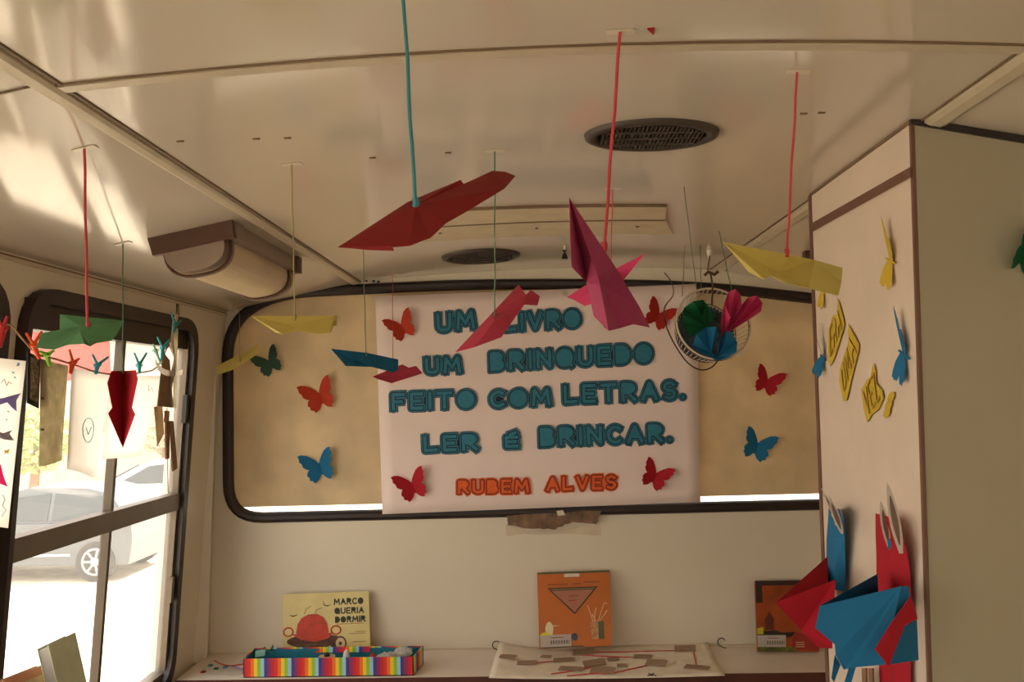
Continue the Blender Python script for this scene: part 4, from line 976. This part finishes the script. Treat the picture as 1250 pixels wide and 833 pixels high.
# wire hooks at the wall
for (x, y), s in (((606, 796), 'left of the orange book'), ((881, 790), 'right of the paper sheet')):
    p0 = at(x, y, 2.77); P = [p0+Vector((.012*math.cos(t_)-.0, 0, .012*math.sin(t_))) for t_ in [math.radians(a) for a in range(20, 250, 23)]]+[p0+Vector((.004, 0, -.016)), p0+Vector((.014, 0, -.018))]
    dz = ZCT+.002-min(q.z for q in P); P = [q+Vector((0, 0, dz)) for q in P]
    tag(G().tube(P, .0016, 6).build('wire_hook', M['black']), 'small dark wire hook standing on the counter '+s, 'hook', 'wire hooks on the counter')
# ================================================================ PAPER PUPPETS ON THE CLOSET
def strip(name, pts, m, parent, solid=.0008):
    """pts rows: list of (left, right) world points"""
    V = [p for row in pts for p in row]; k = len(pts[0]); Fs = [(i*k+j, i*k+j+1, (i+1)*k+j+1, (i+1)*k+j) for i in range(len(pts)-1) for j in range(k-1)]
    return mesh(name, V, Fs, m, parent, solid=solid, smooth=False)
# blue rabbit: body curls off the wall at the top
t = thing('paper_rabbit', cl(1020, 720, .01), 'tall blue paper rabbit with white ears, farther of the two on the closet side', 'paper rabbit', 'paper rabbits on the closet side')
rows = [((1009, 720, .010), (1018, 720, .018), (1031, 722, .010)), ((1009, 690, .012), (1020, 690, .020), (1032, 690, .012)), ((1009, 660, .016), (1019, 658, .022), (1031, 655, .018)), ((1011, 635, .022), (1018, 634, .028), (1029, 634, .024)), ((1012, 616, .030), (1016, 620, .034), (1024, 622, .030))]
strip('body', [[cl(*p) for p in r_] for r_ in rows], M['blue'], t)
strip('body_edge', [[cl(x, y, o_), cl(x+.5, y, .002)] for x, y, o_ in ((1031, 722, .010), (1032, 690, .012), (1031, 655, .018), (1029, 634, .024), (1024, 622, .030))], M['blue'], t)
def ear(a, b, wv, name='ear', m=None, parent=None, inner=None, nr=None):
    L = (b-a); pts = []; n_ = 8
    for i in range(n_+1):
        s_ = i/n_; w_ = math.sin(PI*min(1, s_*.9+.08))**.8; pts.append((a+L*s_, w_))
    left = [p-wv*w_ for p, w_ in pts]; right = [p+wv*w_ for p, w_ in pts]
    o = G().prism(left+right[::-1], nr*.0008).build(name, m, parent)
    pts2 = [(a+L*(.12+.7*i/n_), .55*math.sin(PI*(i/n_)*.9+.15)) for i in range(n_+1)]
    G().prism([p-wv*w_+nr*.001 for p, w_ in pts2]+[p+wv*w_+nr*.001 for p, w_ in pts2][::-1], nr*.0006).build('inner_ear', inner, o); return o
paperw = M['paper']; innr = plain('inner_ear_brown', (118, 92, 76))
def wear(*a, **k): return lab(ear(*a, **k), 'white paper ear with brown inside')
e1 = wear(at(1026, 646, 1.50), at(1003, 596, 1.50), Vector((.003, 0, 0)), 'ear', paperw, t, innr, Vector((0, -1, 0)))
e2 = wear(at(1028, 652, 1.49), at(1012, 606, 1.50), Vector((.0062, 0, 0)), 'ear', paperw, t, innr, Vector((0, -1, 0)))
for x, y in ((1017, 628), (1021, 638)):
    ellipsoid(cl(x, y, .040), .003, .005, .006, 8, 6).build('eye', M['poster'], t)
# red rabbit
t = thing('paper_rabbit', cl(1090, 830, .01), 'tall red paper rabbit with white ears and blue nose on the closet side', 'paper rabbit', 'paper rabbits on the closet side')
rows = [((1075, 860, .006), (1112, 860, .006)), ((1072, 780, .008), (1112, 770, .008)), ((1070, 720, .010), (1112, 715, .008)), ((1070, 680, .014), (1110, 690, .012)), ((1069, 650, .020), (1106, 668, .018)), ((1069, 627, .026), (1087, 632, .030))]
strip('body', [[cl(*p) for p in (r_[0], (lambda a, b_: ((a[0]+b_[0])/2, (a[1]+b_[1])/2, (a[2]+b_[2])/2+.004))(*r_), r_[1])] for r_ in rows], M['crimson'], t)
wear(at(1085, 668, 1.33), at(1075, 612, 1.34), Vector((.0058, 0, 0)), 'ear', paperw, t, innr, Vector((0, -1, 0)))
wear(at(1100, 676, 1.26), at(1083, 590, 1.28), Vector((.0075, 0, 0)), 'ear', paperw, t, innr, Vector((0, -1, 0)))
q = [cl(x, y, .034) for x, y in ((1084, 660), (1087, 658), (1088, 668), (1085, 672))]
G().hexa(q, [p+CNn*.001 for p in q]).build('nose', M['blue'], t)
# red cone pocket
def pk(P, Fs, m, t, name='folded_paper'): return mesh(name, [cl(*p) for p in P], Fs, m, t, solid=.0008)
t = thing('paper_pocket', cl(1005, 790, .01), 'red folded paper pocket sticking out to the left from the closet side', 'paper pocket', 'folded paper pockets on the closet side')
def atv(px, py, x): return atx(px, py, x)
def mk(P, Fs, m, t, name): return mesh(name, [at(*p) for p in P], Fs, m, t, solid=.0008)
mk([(947, 736, 1.50), (1010, 680, 1.60), (1011, 716, 1.58), (1009, 716, 1.62)], [(0, 1, 2)], M['red'], t, 'inner_fold')
mk([(947, 736, 1.50), (1020, 708, 1.46), (1016, 792, 1.50), (1000, 791, 1.52), (978, 770, 1.52)], [(0, 1, 2, 3, 4)], M['crimson'], t, 'front_fold')
mk([(947, 736, 1.50), (978, 770, 1.52), (1000, 791, 1.52), (1012, 760, 1.66), (1010, 690, 1.66)], [(0, 1, 2, 3, 4)], M['red'], t, 'back_fold')
q = [at(x, y, 1.62) for x, y in ((995, 782), (1010, 784), (1010, 796), (997, 794))]
# blue pocket
t = thing('paper_pocket', cl(1090, 800, .01), 'big blue folded paper pocket with a red diagonal fold, nearest on the closet side', 'paper pocket', 'folded paper pockets on the closet side')
mk([(1001, 740, 1.24), (1071, 701, 1.36), (1072, 724, 1.38), (1109, 716, 1.245)], [(0, 1, 2), (0, 2, 3)], M['blue'], t, 'inner_fold')
mk([(1001, 740, 1.24), (1100, 716, 1.215), (1109, 716, 1.225), (1112, 733, 1.222), (1079, 812, 1.195), (1043, 815, 1.205), (1030, 818, 1.21), (1020, 800, 1.215), (1019, 787, 1.22), (995, 767, 1.235)],
   [(0, 1, 9), (1, 8, 9), (1, 7, 8), (1, 6, 7), (1, 5, 6), (1, 4, 5), (1, 2, 3), (1, 3, 4)], M['blue'], t, 'front_fold')
mk([(1112, 727, 1.205), (1120, 756, 1.215), (1105, 762, 1.20), (1085, 814, 1.165), (1068, 793, 1.165), (1085, 765, 1.18)], [(0, 1, 2), (0, 2, 5), (2, 3, 5), (3, 4, 5)], M['crimson'], t, 'diagonal_fold')
mk([(1119, 757, 1.245), (1121, 806, 1.25), (1082, 812, 1.20), (1096, 785, 1.215), (1104, 765, 1.225)], [(0, 1, 2, 3, 4)], M['blue'], t, 'side_fold')
mk([(1019, 800, 1.23), (1026, 812, 1.225), (1018, 833, 1.21), (1015, 828, 1.21)], [(0, 1, 2, 3)], M['blue'], t, 'fringe')
mk([(1036, 816, 1.22), (1045, 814, 1.22), (1038, 838, 1.21), (1030, 836, 1.21)], [(0, 1, 2, 3)], M['blue'], t, 'fringe')
for x, s in ((1054, 'left'), (1062, 'right')):
    q = [cl(x, 816, .02), cl(x+5, 816, .02), cl(x+6, 850, .015), cl(x+1, 850, .015)]
    tag(G().hexa(q, [p+CNn*.003 for p in q]).build('wooden_stick', M['darkcard']), s+' one of two short wooden sticks under the blue paper pocket', 'stick', 'wooden sticks under the blue pocket')
# ================================================================ CLOTHESLINE WITH DRAWINGS
LX = -.885
def ln(px, py, off=0): return atx(px, py, LX+off)
line = smoothpts([ln(-60, 402), ln(-20, 396), ln(12, 397), ln(24, 410), ln(45, 432), ln(66, 438), ln(92, 446), ln(120, 455), ln(150, 458), ln(172, 455), ln(192, 448), ln(208, 415), ln(216, 392), atx(218, 372, LX-.03)], 3)
tag(G().tube(line, .0018, 6).build('clothesline', plain('hemp_cord', (150, 120, 78))), 'thin hemp clothesline sagging across the side window', 'clothesline')
hk = thing('ceiling_hook', ceil_at(214, 372), 'hook holding the clothesline at the corner above the side window', 'hook')
hp = at(217, 376, 2.26); G().tube([Vector((hp.x, hp.y, hp.z+.01)), Vector((hp.x, hp.y, hp.z-.02))], .004, 6).build('screw_eye', M['vent'], hk)
def hang(label, px4, m, off=0, name='hanging_sheet', wob=.006, cat='drawing', n=(8, 10), group='sheets pegged on the clothesline', solid=.0006):
    c = [atx(x, y, LX+off) for x, y in px4]
    t = thing(name, (c[0]+c[1])/2, label, cat, group)
    def f(u, v):
        p = bil(c, u, v).copy(); p.x += wob*math.sin(u*PI*1.3+.4)*(1-v*.3)*math.cos(v*2) ; return p
    V, Fs = sheet(f, *n); mesh('paper_sheet', V, Fs, m, t, smooth=True, solid=solid)
    return t, f, c
SN = Vector((1, 0, 0))
def mark(t, f, pts, m, name='drawing', lift=.0015):
    P = [f(u, v)+SN*lift for u, v in pts]; return G().prism(P, SN*.0004).build(name, m, t)
def mline(t, f, pts, m, r=.0009, name='drawn_line', closed=False):
    return G().tube([f(u, v)+SN*.0015 for u, v in pts], r, 4, closed=closed).build(name, m, t)
# mermaid tails sheet
ml = plain('tail_lilac', (160, 150, 190), trans=.85); mg = plain('tail_grey', (170, 162, 168), trans=.85); mpk = plain('tail_pink', (236, 110, 170), trans=.85); mye = plain('star_yellow', (222, 210, 110), trans=.85); mbl = plain('bubble_blue', (160, 190, 204), trans=.85)
t, f, c = hang('white sheet with coloured fish tail drawings at the left end of the clothesline', [(-34, 640), (12, 645), (31, 441), (-30, 434)], M['hang_paper'], .03, wob=.003)
def pt(px, py):  # uv on the sheet
    best = None
    for i in range(81):
        for j in range(81):
            q = f(i/80, j/80); r_ = q-CAM
            d = [r_.x*A.x+r_.y*B.x+r_.z*C.x for A, B, C in (((Xc, Yc, Zc)),)]
            cx_ = r_.x*Xc.x+r_.y*Yc.x+r_.z*Zc.x; cy_ = r_.x*Xc.y+r_.y*Yc.y+r_.z*Zc.y; cz_ = r_.x*Xc.z+r_.y*Yc.z+r_.z*Zc.z
            x = 625+F*cx_/cz_; y = 416.5-F*cy_/cz_; e_ = (x-px)**2+(y-py)**2
            if best is None or e_ < best[0]: best = (e_, i/80, j/80)
    return best[1:]
def pm(P, m, nm='drawing'): return mark(t, f, [pt(*p) for p in P], m, nm)
pm([(-6, 488), (4, 487), (10, 484), (24, 481), (18, 490), (19, 503), (12, 498), (8, 491), (-4, 494)], ml)
pm([(-6, 527), (3, 529), (14, 524), (10, 531), (16, 538), (4, 536), (-6, 533)], mg)
pm([(-6, 566), (0, 567), (3, 580), (8, 595), (0, 592), (-6, 594)], mpk)
pm([(4, 549), (7, 551), (11, 548), (9, 553), (11, 556), (7, 554), (4, 556), (5, 552)], mye)
for x, y, s in ((21, 446, 2.5), (15, 455, 2), (17, 461, 2), (9, 502, 1.5), (7, 512, 1.5)): pm([(x-s, y), (x, y-s), (x+s, y), (x, y+s)], mbl, 'bubble')
mline(t, f, [pt(*p) for p in ((0, 468), (4, 464), (7, 471), (10, 465), (13, 470))], mg, .0007)
mline(t, f, [pt(*p) for p in ((2, 604), (5, 610), (2, 618), (6, 624), (1, 630))], mg, .0007)
# framed dark picture
t, f, c = hang('small black-bordered picture pegged by the orange peg', [(33, 492), (47, 499), (49, 437), (34, 430)], M['black'], -.02, name='hanging_picture', wob=.0, n=(2, 2), solid=.002)
mark(t, f, [(.18, .1), (.86, .1), (.86, .92), (.18, .92)], plain('patterned_print', (150, 140, 124), noise=.6, scale=120, rough=.6), 'print')
t, f, c = hang('beige patterned paper strip pegged by the green peg', [(46, 570), (79, 562), (82, 447), (50, 438)], plain('beige_paper', (206, 196, 168), noise=.12, scale=45, trans=.8), -.01)
for v_ in (.33, .62): mark(t, f, [(.0, v_), (.1, v_), (.1, v_+.02), (0, v_+.02)], M['inkgrey'], 'ink_mark')
t, f, c = hang('white paper with a faint blue circle drawing, biggest sheet on the clothesline', [(80, 573), (119, 584), (136, 459), (88, 449)], M['hang_paper'], .0)
mline(t, f, [(.5+.18*math.cos(a), .42+.12*math.sin(a)) for a in [2*PI*k/14 for k in range(14)]], mbl, .0009, closed=True)
mline(t, f, [(.42, .44), (.5, .38), (.6, .46)], mbl, .0009)
t, f, c = hang('white paper behind the red plane, right of the sheet with the circle', [(124, 561), (176, 557), (199, 459), (137, 459)], M['hang_paper'], -.015)
mline(t, f, [(.7, .9), (.75, .8), (.8, .85), (.84, .78)], plain('faint_green', (170, 190, 160)), .0008)
# brown card figure and hanging sticks
t, f, c = hang('brown cardboard cut-out pegged at the right end of the clothesline', [(192, 496), (211, 498), (207, 440), (199, 430)], M['darkcard'], .0, name='cardboard_cutout', wob=0, n=(3, 3), cat='cardboard cut-out', solid=.002)
t, f, c = hang('narrow beige card strip hanging below the brown cut-out', [(192, 545), (200, 530), (198, 495), (188, 497)], plain('beige_card', (196, 176, 144), trans=.5), -.012, name='card_strip', wob=0, n=(2, 4), cat='card strip', solid=.0015)
t, f, c = hang('long narrow pale strip hanging beside the window stile', [(211, 498), (216, 499), (217, 402), (212, 400)], plain('pale_strip', (206, 200, 180), trans=.7), -.03, name='card_strip', wob=.002, n=(2, 6), cat='card strip')
st = [(203, 498, 203.5, 505), (202, 505, 204, 517), (202, 517, 204, 552), (206, 517, 210, 574)]
t = thing('stick_mobile', ln(204, 560), 'brown wooden sticks hanging on a thread below the cardboard cut-out', 'mobile')
G().tube([ln(204, 498), ln(205, 602)], .0012, 5).build('thread', plain('grey_thread', (150, 140, 126)), t)
G().tube([ln(204, 502), ln(203, 516)], .006, 6).build('stick', M['darkcard'], t)
q = [ln(201, 515), ln(206, 514), ln(205, 560), ln(201, 561)]; G().hexa(q, [p+SN*.004 for p in q]).build('stick', M['darkcard'], t)
q = [ln(204, 514), ln(207, 515), ln(212, 572), ln(206, 576)]; G().hexa([p+SN*.006 for p in q], [p+SN*.010 for p in q]).build('stick', M['darkcard'], t)
# twisted white paper strip
P = smoothpts([ln(190, 440, .01), ln(194, 449, .02), ln(202, 455, .02), ln(214, 457, .01), ln(223, 455, 0)], 4)
V = []; 
for i, p in enumerate(P): V += [p+Vector((0, 0, .007)), p-Vector((0, .004, .006))]
tag(mesh('paper_strip', V, [(2*i, 2*i+1, 2*i+3, 2*i+2) for i in range(len(P)-1)], M['paper'], solid=.0006), 'curled white paper strip in front of the brown cardboard cut-out', 'paper strip')
# long pale tassel from the hook
P = smoothpts([ln(216, 385, .0), ln(211, 402, .0), ln(210, 425, .004), ln(213, 440, .004), ln(209, 470, .004), ln(210, 495, 0)], 4)
tag(G().tube(P, [.004+.002*math.sin(i) for i in range(len(P))], 6).build('fabric_strip', plain('grey_cloth', (176, 160, 140))), 'pale twisted cloth strip hanging from the clothesline hook', 'cloth strip')
# pegs
def peg(pivot, tipl, tipr, bot, m, label, off=.006):
    pv = ln(*pivot, off); a = ln(*tipl, off); b_ = ln(*tipr, off+.006); e_ = ln(*bot, off)
    t = thing('clothes_peg', pv, label, 'clothes peg', 'plastic clothes pegs on the line')
    s_ = (a-b_).normalized()*.0025
    for q, sg in ((a, 1), (b_, -1)):
        G().tube([q, lerp(q, pv, .7), pv-s_*sg, e_-s_*sg*.6], [.0022, .0030, .0042, .0022], 6).build('arm', m, t)
    G().tube([pv+Vector((.008*math.cos(x), .008*math.sin(x)*.4, .004*math.sin(x))) for x in [2*PI*k/10 for k in range(10)]], .0013, 5, closed=True).build('spring', m, t)
    return t
pr = plain('peg_red', (196, 44, 46)); por = plain('peg_orange', (240, 92, 36)); pg_ = plain('peg_green', (146, 214, 72)); pc_ = plain('peg_cyan', (36, 166, 186)); pt_ = plain('peg_teal', (40, 130, 128))
peg((4, 402), (-4, 386), (9, 386), (0, 424), pr, 'red clothes peg at the left edge over the fish tail sheet', .04)
peg((41, 421), (32, 407), (51, 405), (48, 438), por, 'orange clothes peg above the black-bordered picture')
peg((57, 433), (48, 429), (66, 428), (61, 447), pg_, 'lime green clothes peg on the clothesline')
peg((89, 443), (85, 427), (97, 438), (86, 456), por, 'orange clothes peg at the left corner of the sheet with the circle')
peg((119, 446), (113, 433), (132, 436), (117, 457), pc_, 'cyan clothes peg left of the red folded plane')
peg((170, 446), (164, 431), (179, 431), (170, 456), pc_, 'cyan clothes peg right of the red folded plane')
peg((199, 425), (192, 412), (207, 415), (197, 440), pc_, 'cyan clothes peg above the brown cardboard cut-out')
peg((190, 428), (187, 420), (193, 436), (196, 444), plain('peg_mint', (120, 186, 176)), 'pale mint clothes peg beside the cyan one above the cardboard')
peg((214, 396), (209, 382), (221, 392), (212, 406), pt_, 'dark teal clothes peg just under the clothesline hook')
# ================================================================ OUTSIDE
GZ = -1.30
G().add([(-90, -40, GZ), (60, -40, GZ), (60, 90, GZ), (-90, 90, GZ)], [(0, 1, 2, 3)]).build('ground', plain('pale_paving', (230, 214, 188), noise=.12, scale=3, bump=.3), kind='structure')
def car(loc, rz, m, label, s=1.0):
    R_ = Matrix.Rotation(rz, 4, 'Z'); loc = Vector(loc)
    t = thing('car', loc, label, 'car', 'cars parked outside')
    T = lambda p: loc+R_@(Vector(p)*s)
    low_ = [(-1.82, .35), (-1.86, .62), (-1.84, .86), (-1.76, .92), (1.0, .92), (1.85, .80), (2.08, .62), (2.1, .34), (1.8, .25), (-1.8, .25)]
    g = G()
    rings = []
    for y, k in ((-.84, .96), (-.80, 1), (.80, 1), (.84, .96)): rings.append([(x*k, y, (z-.6)*k+.6) for x, z in low_])
    V = [T(p) for r_ in rings for p in r_]; n_ = len(low_)
    Fs = [(a*n_+i, a*n_+(i+1) % n_, (a+1)*n_+(i+1) % n_, (a+1)*n_+i) for a in range(3) for i in range(n_)]+[tuple(range(n_)), tuple(range(4*n_-1, 3*n_-1, -1))]
    g.add(V, Fs).build('body', m, t)
    cab = [(-1.80, .90), (-1.45, 1.34), (-1.05, 1.44), (-.1, 1.46), (.35, 1.34), (1.15, .90)]
    A_ = [(x, -.78+(z-.9)*.28, z) for x, z in cab]; B_ = [(x, .78-(z-.9)*.28, z) for x, z in cab]
    G().hexa([T(p) for p in A_], [T(p) for p in B_]).build('cabin', m, t)
    gl = plain('car_glass', (60, 68, 72), rough=.15)
    for P in ([(-1.5, .95), (-1.3, 1.32), (-.55, 1.37), (-.55, .95)], [(-.48, .95), (-.48, 1.37), (.2, 1.30), (.82, .95)]):
        for sg in (-1, 1):
            q = [(x, sg*(.785-(z-.9)*.28), z) for x, z in P]; G().hexa([T(p) for p in q], [T((x, y+sg*.012, z)) for x, y, z in q]).build('side_window', gl, t)
    q = [(1.10, -.66, .95), (1.10, .66, .95), (.44, .56, 1.31), (.44, -.56, 1.31)]; G().hexa([T(p) for p in q], [T((x+.02, y, z+.02)) for x, y, z in q]).build('windscreen', gl, t)
    tyre = plain('tyre_rubber', (60, 58, 56), rough=.8); hubm = plain('alloy', (176, 176, 176), rough=.4)
    for x in (-1.3, 1.32):
        for sg in (-1, 1):
            w_ = G().tube([T((x, sg*.70, .31)), T((x, sg*.87, .31))], .31*s, 20).build('wheel', tyre, t)
            gg = G()
            gg.tube([T((x, sg*.86, .31)), T((x, sg*.885, .31))], .07*s, 10)
            gg.tube([T((x+.20*math.cos(a), sg*.875, .31+.20*math.sin(a))) for a in [2*PI*k/18 for k in range(18)]], .02*s, 5, closed=True)
            for k in range(7):
                a = 2*PI*k/7; gg.tube([T((x, sg*.875, .31)), T((x+.2*math.cos(a), sg*.875, .31+.2*math.sin(a)))], .02*s, 4)
            gg.build('hub', hubm, w_)
    G().box((0, 0, 0), (1, 1, 1)); 
    for sg in (-1, 1):
        q = [T(p) for p in ((-.9, sg*.845, .40), (.9, sg*.845, .40), (.9, sg*.845, .44), (-.9, sg*.845, .44))]
        G().hexa(q, [p+R_@Vector((0, sg*.02, 0)) for p in q]).build('side_moulding', hubm, t)
    return t
wp = at(117, 686, 13.0)
# ray to the ground so that the wheel stands where it is seen
k = (GZ+.31-H0)/(wp.z-H0); wpt = CAM+(wp-CAM)*k
car((wpt.x-1.30, wpt.y+.84, GZ), PI, plain('silver_paint', (92, 97, 102), rough=.3), 'silver car parked outside beyond the side window')
car((wpt.x-1.4, wpt.y+6.2, GZ), PI+.1, plain('white_paint', (226, 226, 222), rough=.3), 'white car parked behind the silver car outside', 1.08)
# red canopy outside, tan building, trees
cd = 6.5
ct_ = [at(-90, 476, cd), at(133, 462, cd), at(131, 384, cd), at(-92, 352, cd)]
rc = thing('canopy', ((ct_[0].x+ct_[1].x)/2, cd, GZ), 'salmon red canopy outside behind the top of the side window', 'canopy')
m_can = plain('salmon_fabric', (196, 78, 66), rough=.8, trans=.4)
V, Fs = sheet(lambda u, v: bil(ct_, u, v)+Vector((0, .03*math.sin(u*14), 0)), 20, 2); mesh('front_valance', V, Fs, m_can, rc, solid=.004, smooth=True)
tb = [ct_[3], ct_[2], ct_[2]+Vector((-.3, 2.2, .5)), ct_[3]+Vector((-2.6, 2.2, .5))]; G().hexa(tb, [p+Vector((0, 0, .01)) for p in tb]).build('roof_cloth', m_can, rc)
G().tube([ct_[3]+Vector((.02, .05, 0)), Vector((ct_[3].x+.02, cd+.05, GZ))], .025, 8).build('post', M['trim'], rc)
G().tube([ct_[3]+Vector((-2.55, 2.2, .5)), Vector((ct_[3].x-2.55, cd+2.2, GZ))], .025, 8).build('post', M['trim'], rc)
bd = thing('building', (-14, 30, GZ), 'pale plastered building far outside beyond the parked cars', 'building')
G().box((-30, 30, GZ), (-9, 38, GZ+5.5)).build('wall', plain('plaster_cream', (222, 198, 172), noise=.1, scale=1), bd)
G().box((-30.4, 29.5, GZ+5.5), (-8.6, 38.4, GZ+5.9)).build('roof', plain('roof_tan', (180, 130, 104)), bd)
for i in range(5):
    x = -27+i*4; w_ = G().box((x, 29.93, GZ+1.8), (x+1.3, 30.0, GZ+3.4)).build('window', plain('shutter_grey', (150, 146, 140)), bd)
for i, (px_, d_, h_, m_, lb_) in enumerate(((40, 24, 2.6, (190, 196, 130), 'yellow-green tree outside, left part of the side window'), (200, 27, 3.4, (196, 190, 164), 'pale tree outside, right part of the side window'))):
    p = at(px_, 600, d_); t = thing('tree', (p.x, p.y, GZ), lb_, 'tree', 'trees outside')
    G().tube([(p.x, p.y, GZ), (p.x+.1, p.y, GZ+h_*.6)], [.16, .09], 8).build('trunk', M['darkcard'], t)
    g = G(); r = random.Random(i+3); 
    for k in range(900):
        a, b_ = r.uniform(0, 2*PI), math.acos(r.uniform(-1, 1)); rr = r.uniform(.5, 1)**.5
        c0 = Vector((p.x, p.y, GZ+h_*.72))+Vector((math.sin(b_)*math.cos(a)*h_*.38*rr, math.sin(b_)*math.sin(a)*h_*.38*rr, math.cos(b_)*h_*.36*rr))
        u_ = Vector((r.uniform(-1, 1), r.uniform(-1, 1), r.uniform(-1, 1))).normalized()*.14; w_ = u_.cross(Vector((r.uniform(-1, 1), r.uniform(-1, 1), 1))).normalized()*.09
        g.add([c0-u_, c0-w_, c0+u_, c0+w_], [(0, 1, 2, 3)])
    g.build('crown', plain('leaf_%s' % ('light' if i == 0 else 'dull'), m_, trans=.3), t)
# ================================================================ LIGHT
w = bpy.data.worlds.new('sky'); bpy.context.scene.world = w; w.use_nodes = True; nt = w.node_tree
bg = nt.nodes['Background']; tc = nt.nodes.new('ShaderNodeTexCoord'); sp = nt.nodes.new('ShaderNodeSeparateXYZ'); rp_ = nt.nodes.new('ShaderNodeValToRGB')
nt.links.new(tc.outputs['Generated'], sp.inputs[0]); nt.links.new(sp.outputs['Z'], rp_.inputs['Fac'])
rp_.color_ramp.elements[0].color = (1.0, .91, .80, 1); rp_.color_ramp.elements[1].color = (.86, .90, .95, 1)
nt.links.new(rp_.outputs['Color'], bg.inputs['Color']); bg.inputs['Strength'].default_value = 4.0
sun = bpy.data.lights.new('sun', 'SUN'); sun.energy = 13; sun.angle = .02; sun.color = (1, .92, .80)
so = bpy.data.objects.new('sun', sun); col.objects.link(so); so.rotation_euler = (math.radians(-28), math.radians(30), 0)
sc = bpy.context.scene
sc.view_settings.view_transform = 'Standard'; sc.view_settings.look = 'None'; sc.view_settings.gamma = 1; sc.view_settings.exposure = -0.15
sc.view_settings.use_curve_mapping = False
sc.cycles.use_denoising = True
sc.cycles.max_bounces = 12; sc.cycles.diffuse_bounces = 6; sc.cycles.transparent_max_bounces = 12
